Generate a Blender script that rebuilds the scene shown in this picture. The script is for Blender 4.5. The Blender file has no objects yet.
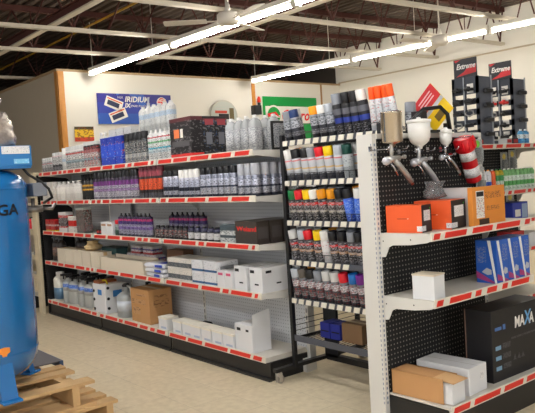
import bpy, bmesh, math, random
from mathutils import Vector, Matrix, Euler
random.seed(7)
S = bpy.context.scene
COL = S.collection
PI = math.pi

# ------------------------------------------------------------------ camera, world, big lights, exposure
cam_data = bpy.data.cameras.new('camera')
cam = bpy.data.objects.new('camera', cam_data); COL.objects.link(cam)
R = Matrix(((0.63295493, 0.00285888, 0.77418336), (0.77181280, 0.07595211, -0.63129730), (-0.06060566, 0.99710737, 0.04586774)))
cam.matrix_world = Matrix.Translation((3.408, -2.710, 1.35)) @ R.to_4x4()
cam_data.sensor_fit = 'HORIZONTAL'; cam_data.sensor_width = 36.0
cam_data.lens = 677.0 / 535.0 * 36.0
cam_data.clip_end = 200
S.camera = cam

def lin(c):
    def f(v):
        v /= 255.0
        return v / 12.92 if v <= 0.04045 else ((v + 0.055) / 1.055) ** 2.4
    return (f(c[0]), f(c[1]), f(c[2]), 1.0)

world = bpy.data.worlds.new('world'); S.world = world; world.use_nodes = True
wb = world.node_tree.nodes['Background']
wb.inputs[0].default_value = (1.0, 0.98, 0.95, 1); wb.inputs[1].default_value = 0.48

def area(name, loc, rot, sx, sy, power, col):
    l = bpy.data.lights.new(name, 'AREA'); l.shape = 'RECTANGLE'; l.size = sx; l.size_y = sy
    l.energy = power; l.color = col
    o = bpy.data.objects.new(name, l); COL.objects.link(o); o.location = loc; o.rotation_euler = rot
    return o
# daylight through the shop front behind the camera
area('shop_front_daylight', (3.2, -6.2, 1.7), (PI/2, 0, 0), 6.0, 2.2, 30, (0.93, 0.97, 1.0))
area('side_window_daylight', (8.0, -1.0, 1.7), (PI/2, 0, PI/2), 5.0, 2.2, 65, (0.93, 0.97, 1.0))

vs = S.view_settings
S.display_settings.display_device = 'sRGB'
vs.view_transform = 'Standard'; vs.look = 'None'; vs.gamma = 1.0; vs.exposure = 0.1
vs.use_curve_mapping = False
TUBE = 60.0

# ------------------------------------------------------------------ materials
MATS = {}
def mat(name, col, rough=0.6, metal=0.0, spec=0.5, var=0.0, vscale=8.0, emit=0, alpha=1.0, trans=0.0, coat=0.0, bump=0.0, bscale=40):
    if name in MATS: return MATS[name]
    m = bpy.data.materials.new(name); m.use_nodes = True
    nt = m.node_tree; b = nt.nodes['Principled BSDF']
    b.inputs['Base Color'].default_value = lin(col)
    b.inputs['Roughness'].default_value = rough; b.inputs['Metallic'].default_value = metal
    b.inputs['Specular IOR Level'].default_value = spec
    b.inputs['Coat Weight'].default_value = coat
    b.inputs['Transmission Weight'].default_value = trans
    b.inputs['Alpha'].default_value = alpha
    if emit:
        b.inputs['Emission Color'].default_value = lin(col); b.inputs['Emission Strength'].default_value = emit
    if var or bump:
        tc = nt.nodes.new('ShaderNodeTexCoord')
        n = nt.nodes.new('ShaderNodeTexNoise'); n.inputs['Scale'].default_value = vscale; n.inputs['Detail'].default_value = 5
        nt.links.new(tc.outputs['Object'], n.inputs['Vector'])
        if var:
            mx = nt.nodes.new('ShaderNodeMix'); mx.data_type = 'RGBA'
            a = lin(col); mx.inputs[6].default_value = (a[0]*(1-var), a[1]*(1-var), a[2]*(1-var), 1)
            mx.inputs[7].default_value = (min(1, a[0]*(1+var)), min(1, a[1]*(1+var)), min(1, a[2]*(1+var)), 1)
            nt.links.new(n.outputs['Fac'], mx.inputs[0]); nt.links.new(mx.outputs[2], b.inputs['Base Color'])
        if bump:
            n2 = nt.nodes.new('ShaderNodeTexNoise'); n2.inputs['Scale'].default_value = bscale
            nt.links.new(tc.outputs['Object'], n2.inputs['Vector'])
            bp = nt.nodes.new('ShaderNodeBump'); bp.inputs['Strength'].default_value = bump; bp.inputs['Distance'].default_value = 0.01
            nt.links.new(n2.outputs['Fac'], bp.inputs['Height']); nt.links.new(bp.outputs['Normal'], b.inputs['Normal'])
    MATS[name] = m
    return m

def printmat(name, bands, ink=(30, 30, 34), density=0.5, rough=0.4, metal=0.0, zr=(0.08, 0.92), scale=(75, 75, 170), ink2=None, coat=0.0):
    """a printed label: bands = [(height 0..1, colour)...] bottom to top, with rows of small print in ink"""
    if name in MATS: return MATS[name]
    m = bpy.data.materials.new(name); m.use_nodes = True
    nt = m.node_tree; N = nt.nodes; L = nt.links; b = N['Principled BSDF']
    b.inputs['Roughness'].default_value = rough; b.inputs['Metallic'].default_value = metal; b.inputs['Coat Weight'].default_value = coat
    tc = N.new('ShaderNodeTexCoord'); sp = N.new('ShaderNodeSeparateXYZ'); L.new(tc.outputs['Generated'], sp.inputs[0])
    rp = N.new('ShaderNodeValToRGB'); cr = rp.color_ramp; cr.interpolation = 'CONSTANT'
    cr.elements[0].position = 0.0; cr.elements[0].color = lin(bands[0][1])
    if len(bands) > 1:
        cr.elements[1].position = bands[1][0]; cr.elements[1].color = lin(bands[1][1])
        for z, c in bands[2:]:
            e = cr.elements.new(z); e.color = lin(c)
    else:
        cr.elements[1].color = lin(bands[0][1])
    L.new(sp.outputs[2], rp.inputs[0])
    mp = N.new('ShaderNodeMapping'); mp.inputs['Scale'].default_value = scale; L.new(tc.outputs['Object'], mp.inputs['Vector'])
    def layer(prev, colour, dens, off, zr):
        n = N.new('ShaderNodeTexNoise'); n.inputs['Scale'].default_value = 1.0; n.inputs['Detail'].default_value = 1.5
        va = N.new('ShaderNodeVectorMath'); va.operation = 'ADD'; va.inputs[1].default_value = (off, off*1.7, off*0.6)
        L.new(mp.outputs[0], va.inputs[0]); L.new(va.outputs[0], n.inputs['Vector'])
        g = N.new('ShaderNodeMath'); g.operation = 'GREATER_THAN'; g.inputs[1].default_value = 0.68 - 0.3*dens
        L.new(n.outputs['Fac'], g.inputs[0])
        a = N.new('ShaderNodeMath'); a.operation = 'GREATER_THAN'; a.inputs[1].default_value = zr[0]; L.new(sp.outputs[2], a.inputs[0])
        c = N.new('ShaderNodeMath'); c.operation = 'LESS_THAN'; c.inputs[1].default_value = zr[1]; L.new(sp.outputs[2], c.inputs[0])
        m1 = N.new('ShaderNodeMath'); m1.operation = 'MULTIPLY'; L.new(a.outputs[0], m1.inputs[0]); L.new(c.outputs[0], m1.inputs[1])
        m2 = N.new('ShaderNodeMath'); m2.operation = 'MULTIPLY'; L.new(m1.outputs[0], m2.inputs[0]); L.new(g.outputs[0], m2.inputs[1])
        m3 = N.new('ShaderNodeMath'); m3.operation = 'MULTIPLY'; m3.inputs[1].default_value = 0.72; L.new(m2.outputs[0], m3.inputs[0]); m2 = m3
        mx = N.new('ShaderNodeMix'); mx.data_type = 'RGBA'; L.new(m2.outputs[0], mx.inputs[0]); L.new(prev, mx.inputs[6])
        mx.inputs[7].default_value = lin(colour)
        return mx.outputs[2]
    out = layer(rp.outputs[0], ink, density, 3.1, zr)
    if ink2: out = layer(out, ink2, density*0.7, 17.3, zr)
    L.new(out, b.inputs['Base Color'])
    MATS[name] = m
    return m

def pegmat(name, base, hole, r=0.0042, rough=0.55):
    if name in MATS: return MATS[name]
    m = bpy.data.materials.new(name); m.use_nodes = True
    nt = m.node_tree; N = nt.nodes; L = nt.links; b = N['Principled BSDF']; b.inputs['Roughness'].default_value = rough
    tc = N.new('ShaderNodeTexCoord')
    sc = N.new('ShaderNodeVectorMath'); sc.operation = 'SCALE'; sc.inputs['Scale'].default_value = 1/0.0254
    fr = N.new('ShaderNodeVectorMath'); fr.operation = 'FRACTION'
    sb = N.new('ShaderNodeVectorMath'); sb.operation = 'SUBTRACT'; sb.inputs[1].default_value = (0.5, 0.5, 0.5)
    mk = N.new('ShaderNodeVectorMath'); mk.operation = 'MULTIPLY'; mk.inputs[1].default_value = (1, 0, 1)   # boards are built in their local XZ plane
    ln = N.new('ShaderNodeVectorMath'); ln.operation = 'LENGTH'
    g = N.new('ShaderNodeMath'); g.operation = 'LESS_THAN'; g.inputs[1].default_value = r/0.0254
    mx = N.new('ShaderNodeMix'); mx.data_type = 'RGBA'; mx.inputs[6].default_value = lin(base); mx.inputs[7].default_value = lin(hole)
    L.new(tc.outputs['Object'], sc.inputs[0]); L.new(sc.outputs[0], fr.inputs[0]); L.new(fr.outputs[0], sb.inputs[0])
    L.new(sb.outputs[0], mk.inputs[0]); L.new(mk.outputs[0], ln.inputs[0]); L.new(ln.outputs['Value'], g.inputs[0])
    L.new(g.outputs[0], mx.inputs[0]); L.new(mx.outputs[2], b.inputs['Base Color'])
    MATS[name] = m
    return m

white_metal = mat('white_enamel', (216, 213, 206), 0.4, var=0.04)
shelf_white = mat('shelf_enamel', (214, 208, 196), 0.4, var=0.05)
shaded_white_metal = mat('shaded_white_enamel', (205, 190, 160), 0.5)  # white enamel with the dimmer light at far left put into its colour
black_metal = mat('black_enamel', (24, 23, 24), 0.45, var=0.1)
black_plastic = mat('black_plastic', (18, 18, 20), 0.35)
rack_black = mat('rack_black', (22, 22, 25), 0.4)
rack_grey = mat('rack_grey', (78, 80, 88), 0.45)
chrome = mat('chrome', (200, 200, 205), 0.22, metal=1.0)
steel = mat('brushed_steel', (206, 192, 174), 0.24, metal=1.0)
red_strip = mat('red_strip', (222, 44, 30), 0.35)
tag_white = mat('tag_white', (228, 222, 206), 0.4)
wood = mat('trim_wood', (206, 140, 62), 0.5, var=0.12, vscale=20)
paper = mat('paper_white', (240, 236, 228), 0.5)
ink = mat('ink_black', (22, 22, 26), 0.5)

# ------------------------------------------------------------------ mesh builder
class MB:
    def __init__(s): s.bm = bmesh.new()
    def _setmi(s, faces, mi, smooth=False):
        for f in faces: f.material_index = mi; f.smooth = smooth
    def box(s, x0, x1, y0, y1, z0, z1, mi=0, bev=0.0, M=None):
        r = bmesh.ops.create_cube(s.bm, size=1.0); vs_ = r['verts']
        for v in vs_:
            v.co = Vector(((x0+x1)/2 + v.co.x*(x1-x0), (y0+y1)/2 + v.co.y*(y1-y0), (z0+z1)/2 + v.co.z*(z1-z0)))
        if M is not None:
            for v in vs_: v.co = M @ v.co
        fs = list({f for v in vs_ for f in v.link_faces})
        s._setmi(fs, mi)
        if bev > 0:
            es = list({e for v in vs_ for e in v.link_edges})
            rb = bmesh.ops.bevel(s.bm, geom=es, offset=bev, segments=2, affect='EDGES', profile=0.6)
            s._setmi(rb['faces'], mi)
        return s
    def cyl(s, p0, p1, r0, r1=None, seg=12, mi=0, caps=True, smooth=True):
        p0 = Vector(p0); p1 = Vector(p1); r1 = r0 if r1 is None else r1
        d = (p1-p0); q = d.to_track_quat('Z', 'Y').to_matrix()
        a = []; b = []
        for i in range(seg):
            t = 2*PI*i/seg; c = Vector((math.cos(t), math.sin(t), 0))
            a.append(s.bm.verts.new(p0 + q @ (c*r0))); b.append(s.bm.verts.new(p1 + q @ (c*r1)))
        fs = [s.bm.faces.new((a[i], a[(i+1) % seg], b[(i+1) % seg], b[i])) for i in range(seg)]
        s._setmi(fs, mi, smooth)
        if caps: s._setmi([s.bm.faces.new(a[::-1]), s.bm.faces.new(b)], mi)
        return s
    def lathe(s, prof, c=(0, 0, 0), seg=20, mi=0, smooth=True, sx=1, sy=1, M=None, power=None):
        """prof: [(r,z)...] bottom to top; power>2 gives a squarish section"""
        rings = []
        for r, z in prof:
            ring = []
            for i in range(seg):
                t = 2*PI*i/seg; cx, cy = math.cos(t), math.sin(t)
                if power:
                    k = (abs(cx)**power + abs(cy)**power) ** (-1.0/power); cx *= k; cy *= k
                p = Vector((c[0]+r*cx*sx, c[1]+r*cy*sy, c[2]+z))
                if M is not None: p = M @ p
                ring.append(s.bm.verts.new(p))
            rings.append(ring)
        fs = []
        for a, b in zip(rings, rings[1:]):
            for i in range(seg):
                fs.append(s.bm.faces.new((a[i], a[(i+1) % seg], b[(i+1) % seg], b[i])))
        s._setmi(fs, mi, smooth)
        caps = []
        if prof[0][0] > 1e-4: caps.append(s.bm.faces.new(rings[0][::-1]))
        if prof[-1][0] > 1e-4: caps.append(s.bm.faces.new(rings[-1]))
        s._setmi(caps, mi)
        return s
    def tube(s, pts, r, seg=8, mi=0):
        pts = [Vector(p) for p in pts]
        rings = []
        for k, p in enumerate(pts):
            d = (pts[min(k+1, len(pts)-1)] - pts[max(k-1, 0)]).normalized()
            q = d.to_track_quat('Z', 'Y').to_matrix()
            if rings:
                # keep the rings from twisting
                ref = (rings[-1][0].co - pts[k-1]); ref = (ref - d*ref.dot(d)).normalized()
                u = ref; w = d.cross(u)
            else:
                u = q @ Vector((1, 0, 0)); w = d.cross(u)
            rings.append([s.bm.verts.new(p + (u*math.cos(2*PI*i/seg) + w*math.sin(2*PI*i/seg))*r) for i in range(seg)])
        fs = []
        for a, b in zip(rings, rings[1:]):
            for i in range(seg): fs.append(s.bm.faces.new((a[i], a[(i+1) % seg], b[(i+1) % seg], b[i])))
        s._setmi(fs, mi, True)
        s._setmi([s.bm.faces.new(rings[0][::-1]), s.bm.faces.new(rings[-1])], mi)
        return s
    def prism(s, poly, axis, a0, a1, mi=0):
        """poly of 2-D points extruded along axis 'x','y' or 'z' from a0 to a1"""
        def P(u, v, t):
            return {'x': Vector((t, u, v)), 'y': Vector((u, t, v)), 'z': Vector((u, v, t))}[axis]
        A = [s.bm.verts.new(P(u, v, a0)) for u, v in poly]; B = [s.bm.verts.new(P(u, v, a1)) for u, v in poly]
        n = len(poly)
        fs = [s.bm.faces.new((A[i], A[(i+1) % n], B[(i+1) % n], B[i])) for i in range(n)]
        fs += [s.bm.faces.new(A[::-1]), s.bm.faces.new(B)]
        s._setmi(fs, mi)
        return s
    def mesh(s, name, mats):
        bmesh.ops.recalc_face_normals(s.bm, faces=s.bm.faces)
        me = bpy.data.meshes.new(name); s.bm.to_mesh(me); s.bm.free()
        for m in (mats if isinstance(mats, (list, tuple)) else [mats]): me.materials.append(m)
        return me
    def build(s, name, mats, parent=None, loc=None, rot=None):
        o = bpy.data.objects.new(name, s.mesh(name, mats)); COL.objects.link(o)
        if parent: o.parent = parent
        if loc: o.location = loc
        if rot: o.rotation_euler = rot
        return o

THINGS = []     # (object, look, where, sort value) for things whose label needs an ordinal
def tag(o, label, cat, group=None, kind=None):
    if label: o['label'] = label
    if cat: o['category'] = cat
    if group: o['group'] = group
    if kind: o['kind'] = kind
    return o
def empty(name, loc=(0, 0, 0), rz=0.0):
    o = bpy.data.objects.new(name, None); COL.objects.link(o); o.location = loc; o.rotation_euler = (0, 0, rz)
    o.empty_display_size = 0.05
    return o
def structure(o): o['kind'] = 'structure'; return o
def dup(root, loc, rot):
    r = root.copy(); COL.objects.link(r); r.location = loc; r.rotation_euler = rot
    for k in ('label', 'group'):
        if k in r: del r[k]
    for ch in list(root.children):
        c = ch.copy(); COL.objects.link(c); c.parent = r
        for g in ch.children:
            d = g.copy(); COL.objects.link(d); d.parent = c
    return r

def lettering(body, size, parent, loc, rot, m, name='lettering', italic=0.0, align='LEFT', extrude=0.0006, sx=1.0, bend=None, bold=0.0):
    cu = bpy.data.curves.new(name, 'FONT'); cu.body = body; cu.size = size; cu.extrude = extrude; cu.align_x = align
    cu.shear = italic; cu.offset = bold; cu.resolution_u = 2
    tmp = bpy.data.objects.new('tmp', cu); COL.objects.link(tmp)
    dg = bpy.context.evaluated_depsgraph_get(); dg.update()
    me = bpy.data.meshes.new_from_object(tmp.evaluated_get(dg))
    bpy.data.objects.remove(tmp); bpy.data.curves.remove(cu)
    me.name = name
    for v in me.vertices: v.co.x *= sx
    if bend:
        r, a0, z0 = bend
        for v in me.vertices:
            a = a0 + v.co.x / r; rr = r + 0.0008 + v.co.z
            v.co = Vector((rr*math.cos(a), rr*math.sin(a), z0 + v.co.y))
    me.materials.clear(); me.materials.append(m)
    o = bpy.data.objects.new(name, me); COL.objects.link(o); o.parent = parent
    if not bend: o.location = loc; o.rotation_euler = rot
    return o
FRONT = (PI/2, 0, 0)          # reads on a face turned to -Y
SIDE = (PI/2, 0, PI/2)        # reads on a face turned to +X

# ------------------------------------------------------------------ room
def floor_material():
    m = bpy.data.materials.new('vinyl_tile'); m.use_nodes = True
    nt = m.node_tree; N = nt.nodes; L = nt.links; b = N['Principled BSDF']; b.inputs['Roughness'].default_value = 0.38
    tc = N.new('ShaderNodeTexCoord')
    br = N.new('ShaderNodeTexBrick'); br.offset = 0.0; br.inputs['Scale'].default_value = 1.0
    br.inputs['Brick Width'].default_value = 0.3048; br.inputs['Row Height'].default_value = 0.3048
    br.inputs['Mortar Size'].default_value = 0.0014; br.inputs['Mortar Smooth'].default_value = 0.3
    br.inputs['Color1'].default_value = lin((232, 216, 184)); br.inputs['Color2'].default_value = lin((227, 211, 178))
    br.inputs['Mortar'].default_value = lin((188, 172, 144))
    L.new(tc.outputs['Object'], br.inputs['Vector'])
    n = N.new('ShaderNodeTexNoise'); n.inputs['Scale'].default_value = 22; n.inputs['Detail'].default_value = 8
    L.new(tc.outputs['Object'], n.inputs['Vector'])
    mx = N.new('ShaderNodeMix'); mx.data_type = 'RGBA'; mx.blend_type = 'MULTIPLY'; mx.inputs[0].default_value = 1.0
    rp = N.new('ShaderNodeValToRGB'); rp.color_ramp.elements[0].position = 0.35; rp.color_ramp.elements[0].color = (0.88, 0.86, 0.83, 1)
    rp.color_ramp.elements[1].position = 0.65; rp.color_ramp.elements[1].color = (1, 1, 1, 1)
    L.new(n.outputs['Fac'], rp.inputs[0]); L.new(br.outputs[0], mx.inputs[6]); L.new(rp.outputs[0], mx.inputs[7])
    L.new(mx.outputs[2], b.inputs['Base Color'])
    return m
structure(MB().box(-14.1, 8.5, -6.5, 8.1, -0.1, 0).build('floor', floor_material()))
wall_paint = mat('wall_paint', (233, 228, 217), 0.7, var=0.02, vscale=2)
structure(MB().box(-7.1, -7.0, 1.65, 8.0, 0, 3.2).build('wall_left', wall_paint))
structure(MB().box(-14.0, -7.1, 1.65, 1.75, 0, 3.2).build('wall_office_side', mat('office_wall', (196, 184, 164), 0.8, var=0.03)))
structure(MB().box(-7.1, 8.5, 8.0, 8.1, 0, 4.1).build('wall_back', wall_paint))
structure(MB().box(-14.0, -7.1, 8.0, 8.1, 0, 4.1).build('wall_behind_office', mat('darkened_wall', (66, 58, 52), 0.9)))  # dark colour stands in for the unlit space beyond the office
structure(MB().box(-14.1, -14.0, -6.5, 8.1, 0, 4.1).build('wall_far_left', mat('dark_wall', (90, 82, 72), 0.8)))
# trims
tan_trim = mat('tan_trim', (176, 148, 112), 0.6)
structure(MB().box(-7.02, -6.975, 1.62, 8.0, 3.2, 3.235).box(-14.0, -7.02, 1.62, 1.66, 3.2, 3.235).build('trim_1', tan_trim))
structure(MB().box(-7.0, -6.985, 1.635, 1.745, 0, 3.2).box(-7.09, -6.985, 1.63, 1.65, 0, 3.2).build('trim_2', wood))
structure(MB().box(-7.0, -6.985, 5.55, 5.63, 0, 3.15).build('trim_3', wood))
structure(MB().box(-7.0, -6.988, 7.41, 7.45, 0, 3.2).build('trim_4', mat('brown_trim', (170, 128, 84), 0.6)))
structure(MB().box(-7.0, 8.5, 7.975, 8.0, 3.24, 3.265).build('trim_5', mat('pale_trim', (190, 174, 148), 0.6)))
# corrugated steel roof deck, ribs along X
m = MB(); prof = []; y = -6.5; P_ = 0.152
while y < 8.1:
    prof += [(y, 3.97), (y+0.06, 3.97), (y+0.076, 4.01), (y+0.136, 4.01)]; y += P_
prev = None
for (yy, zz) in prof:
    a = m.bm.verts.new((-14.1, yy, zz)); b = m.bm.verts.new((8.5, yy, zz))
    if prev: m.bm.faces.new((prev[0], prev[1], b, a))
    prev = (a, b)
structure(m.build('ceiling', mat('roof_deck', (84, 70, 60), 0.7, var=0.15, vscale=1.5)))
structure(MB().box(-14.1, 8.5, -6.5, 8.1, 4.02, 4.1).build('trim_6', mat('roof_insulation', (60, 52, 46), 0.9)))

# open-web joists
chord_m = mat('chord_cream', (206, 196, 178), 0.55, var=0.06); rust = mat('joist_primer', (84, 44, 36), 0.7, var=0.1)
def joist(x0, x1, n, ntxt):
    """bottom chord from (x0, -5.5) to (x1, 7.95)"""
    L_ = 13.9; y0 = -5.9
    r = empty('roof_joist', (x0, y0, 3.33)); r.rotation_euler = (0, 0, -math.atan2(x1-x0, 13.85))
    m = MB(); m.box(-0.04, -0.006, 0, L_-0.05, 0, 0.045); m.box(0.006, 0.04, 0, L_-0.05, 0, 0.045); m.box(-0.006, 0.006, 0, L_-0.05, 0.03, 0.045)
    m.build('bottom_chord', chord_m, r)
    MB().box(-0.045, 0.045, 0, L_-0.02, 0.56, 0.635).build('top_chord', rust, r)
    k = 0; y = L_-0.12
    w = MB()
    while y > 1.0:
        w.cyl((0, y, 0.045), (0, y-0.26, 0.57), 0.013, seg=6); w.cyl((0, y, 0.045), (0, y+(0.1 if k == 0 else 0.26), 0.57), 0.013, seg=6)
        w.cyl((0, y, 0.045), (0, y, 0.57), 0.009, seg=6)
        w.cyl((0, y-0.26, 0.57), (0, y-0.5, 0.045), 0.011, seg=6)
        y -= 0.98 if k else 0.98; k += 1
    w.build('web', rust, r)
    tag(r, 'open-web steel roof joist with cream lower chord, ' + ntxt, 'joist', 'roof joists')
joist(-2.42, -1.96+0.2, 0, 'nearest the upper right corner')
joist(-3.42, -3.02, 1, 'second from the right')
joist(-5.35, -4.35, 2, 'third from the right')
joist(-6.75, -5.75, 3, 'fourth from the right, nearest the banners')
joist(-8.9, -8.6, 4, 'behind the top of the office wall')
# cross members and gas pipe
def beam(name, y, z, x0, x1, label, w=0.045):
    r = empty(name, (x0, y, z))
    MB().box(0, x1-x0, -w, w, 0, 0.02).build('flange', chord_m, r)
    MB().box(0, x1-x0, -0.008, 0.008, 0.02, 0.12).box(0, x1-x0, -w, w, 0.12, 0.13).build('web', rust, r)
    tag(r, label, 'beam')
beam('steel_beam', 0.84, 3.44, -13.9, 3.0, 'cream-edged brown steel beam running over the joists at upper left')
beam('steel_beam', 3.28, 3.44, -7.3, 5.0, 'pale steel beam running behind the nearest row of lights', 0.05)
r = MB().tube([(-13, 1.8, 3.72), (-9, 1.8, 3.72), (-4.2, 1.78, 3.72), (2, 1.78, 3.72)], 0.017).build('gas_pipe', mat('gas_yellow', (196, 150, 40), 0.5))
tag(r, 'thin yellow gas pipe running under the roof at upper left', 'pipe')

# fluorescent strips
tube_m = mat('lamp_tube', (255, 250, 240), emit=TUBE)
fill_tube = mat('fill_lamp_tube', (250, 250, 250), emit=TUBE*0.66)  # tube for the added near rows
lamp_white = mat('lamp_housing', (232, 226, 214), 0.4)
def strip(p0, p1, label, rods, lamps=(0.0,), tm=None):
    p0 = Vector(p0); p1 = Vector(p1); L_ = (p1-p0).length; a = math.atan2(p1.y-p0.y, p1.x-p0.x)
    r = empty('strip_light', p0, a)
    MB().box(0, L_, -0.05, 0.05, 0.03, 0.085, bev=0.004).box(0, L_, -0.022, 0.022, 0.012, 0.03).build('housing', lamp_white, r)
    for yy in lamps: MB().cyl((0.03, yy, -0.008), (L_-0.03, yy, -0.008), 0.019, seg=12).build('lamp_tube', tm or tube_m, r)
    for xx in (0, L_-0.03): MB().box(xx, xx+0.03, -0.045, 0.045, -0.035, 0.03).build('lamp_holder', lamp_white, r)
    for t in rods: MB().cyl((t*L_, 0, 0.085), (t*L_, 0, 0.8), 0.006, seg=6).build('hanger_rod', lamp_white, r)
    tag(r, label, 'light', 'fluorescent strip lights')
A0, A1 = Vector((-6.85, 2.15, 3.16)), Vector((-1.1, 2.26, 3.16)); dA = (A1-A0)/ (A1-A0).length
for i, t in enumerate(('nearest row, end by the left wall', 'nearest row, section crossing the ceiling fan', 'nearest row, section at the top edge')):
    strip(A0+dA*(2.44*i), A0+dA*(2.44*i+2.42), 'lit fluorescent strip light, ' + t, (0.03, 0.8) if i == 0 else (0.5,))
B0, B1 = Vector((-6.75, 5.40, 3.16)), Vector((-1.2, 5.83, 3.16)); dB = (B1-B0)/(B1-B0).length
for i, t in enumerate(('far row, end above the green banner', 'far row, middle section left of the far fan', 'far row, section above the tool boards')):
    strip(B0+dB*(2.44*i), B0+dB*(2.44*i+2.42), 'lit fluorescent strip light, ' + t, (0.03, 0.8) if i == 0 else (0.5,))
# added rows over the near aisles, out of view, to brighten the floor
for j, yy in enumerate((-1.1, -4.2)):
    for i in range(4):
        strip(Vector((-3.0+i*2.46, yy, 3.16)), Vector((-0.58+i*2.46, yy, 3.16)), 'added unseen twin-tube fill light over the near aisle, row %s, %s from left' % (('one', 'two')[j], ('first', 'second', 'third', 'fourth')[i]), (0.5,), (-0.03, 0.03), fill_tube)
# ceiling fans
def fan(loc, ang, label, top):
    r = empty('ceiling_fan', loc)
    fw = mat('fan_white', (214, 206, 194), 0.45)
    MB().cyl((0, 0, 0.11), (0, 0, top), 0.011, seg=8).lathe([(0.02, 0.09), (0.035, 0.12), (0.012, 0.2)]).build('downrod', fw, r)
    MB().lathe([(0.02, top-0.12), (0.07, top-0.03), (0.07, top)]).build('canopy', fw, r)
    MB().lathe([(0.03, -0.05), (0.10, -0.045), (0.125, -0.02), (0.125, 0.06), (0.10, 0.085), (0.03, 0.10)], seg=28).build('motor', fw, r)
    for k in range(3):
        a = ang + k*2*PI/3; Mx = Matrix.Rotation(a, 4, 'Z') @ Matrix.Rotation(math.radians(10), 4, 'X')
        b = MB(); b.prism([(0.24, -0.055), (0.70, -0.068), (0.72, -0.05), (0.72, 0.05), (0.70, 0.068), (0.24, 0.055)], 'z', -0.003, 0.003)
        b.box(0.10, 0.30, -0.015, 0.015, -0.008, -0.003)
        for v in b.bm.verts: v.co = Mx @ v.co
        b.build('blade', fw, r)
    tag(r, label, 'fan', 'white ceiling fans')
fan((-2.70, 1.87, 3.10), math.radians(-129), 'white ceiling fan below the nearest row of lights', 0.85)
fan((-2.45, 5.38, 3.08), math.radians(-100), 'white ceiling fan below the far row of lights', 0.88)

# ------------------------------------------------------------------ wall pieces
# blue plug banner on the left wall
r = empty('wall_banner', (-6.97, 2.28, 2.36))
MB().box(-0.004, 0.0, 0, 1.41, 0, 0.51, 0).build('panel', printmat('banner_blue', [(0, (38, 84, 176)), (0.35, (44, 60, 160)), (0.7, (52, 50, 140))], ink=(60, 110, 200), density=0.2, scale=(3, 3, 5), zr=(0, 1)), r)
m = MB()
for (yc, zc, a, c) in ((0.30, 0.34, -0.35, 0), (0.37, 0.15, 0.35, 0)):
    Mx = Matrix.Translation((0.003, yc, zc)) @ Matrix.Rotation(a, 4, 'X')
    m.box(-0.003, 0.002, -0.16, 0.16, -0.085, 0.085, 0, M=Mx); m.box(0.002, 0.004, -0.12, 0.10, -0.05, 0.03, 1, M=Mx); m.box(0.002, 0.004, -0.14, 0.14, 0.045, 0.065, 2, M=Mx)
m.build('box_picture', [paper, mat('pic_dark', (40, 50, 80)), mat('pic_orange', (222, 96, 50))], r)
m = MB(); m.cyl((0.002, 0.93, 0.10), (0.002, 0.95, 0.36), 0.045, 0.03, seg=10); m.cyl((0.002, 0.95, 0.36), (0.002, 0.955, 0.46), 0.02, seg=8)
m.build('spark_plug_picture', mat('pic_silver', (196, 200, 212), 0.4), r)
m = MB(); m.cyl((0.0, 1.22, 0.37), (0.005, 1.22, 0.37), 0.098, seg=28, mi=1); m.cyl((0.005, 1.22, 0.37), (0.008, 1.22, 0.37), 0.086, seg=28, mi=0)
m.build('round_badge', [mat('badge_red', (226, 52, 44)), paper], r)
lettering('NGK', 0.075, r, (0.010, 1.22, 0.385), SIDE, paper, align='CENTER', bold=0.002)
lettering('SPARK', 0.042, r, (0.010, 1.22, 0.34), SIDE, paper, align='CENTER'); lettering('PLUGS', 0.042, r, (0.010, 1.22, 0.30), SIDE, paper, align='CENTER')
lettering('NGK', 0.05, r, (0.002, 0.37, 0.43), SIDE, paper)
lettering('IRIDIUM', 0.13, r, (0.002, 0.50, 0.375), SIDE, paper, italic=0.25, bold=0.003)
lettering('IX', 0.10, r, (0.002, 0.50, 0.28), SIDE, paper, italic=0.2, bold=0.004)
lettering('SPARK PLUGS', 0.05, r, (0.002, 0.60, 0.29), SIDE, paper, italic=0.2)
tag(r, 'blue and purple spark plug banner on the left wall', 'banner')
# green banner
r = empty('wall_banner', (-6.97, 5.79, 2.05))
gr = mat('banner_green', (0, 150, 66), 0.45)
MB().box(-0.004, 0, 0, 1.46, 0, 0.86).build('panel', gr, r)
MB().box(0, 0.003, 0.06, 1.40, 0.33, 0.67).build('white_band', paper, r)
m = MB(); m.cyl((0.003, 0.27, 0.49), (0.006, 0.27, 0.49), 0.20, seg=32, mi=0); m.cyl((0.006, 0.27, 0.49), (0.008, 0.27, 0.49), 0.165, seg=32, mi=1)
m.prism([(0.10, 0.52), (0.32, 0.56), (0.43, 0.44), (0.30, 0.50), (0.12, 0.45)], 'x', 0.008, 0.011, 2); m.box(0.008, 0.010, 0.12, 0.42, 0.44, 0.49, 0)
m.build('round_emblem', [paper, gr, mat('emblem_red', (226, 36, 40))], r)
lettering('Castrol', 0.30, r, (0.004, 0.45, 0.39), SIDE, mat('emblem_red', (226, 36, 40)), italic=0.3, bold=0.007, sx=0.92)
tag(r, 'green banner with red italic lettering on a white band, left wall', 'banner')
# round clock-like sign
r = empty('round_sign', (-6.97, 4.82, 2.50))
MB().cyl((0, 0, 0), (0.03, 0, 0), 0.31, seg=40).build('rim', mat('sign_rim', (190, 186, 176), 0.4), r)
m = MB(); m.cyl((0.03, 0, 0), (0.034, 0, 0), 0.285, seg=40, mi=0); m.box(0.034, 0.038, -0.21, 0.06, 0.06, 0.11, 1); m.box(0.034, 0.038, -0.13, 0.10, -0.05, 0.05, 2); m.box(0.034, 0.038, 0.12, 0.22, -0.05, 0.16, 3)
m.build('face', [mat('sign_face', (186, 190, 182)), mat('sign_red', (196, 70, 52)), ink, mat('sign_olive', (110, 96, 60))], r)
tag(r, 'round wall sign with a pale face behind the black boxes', 'sign')
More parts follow.
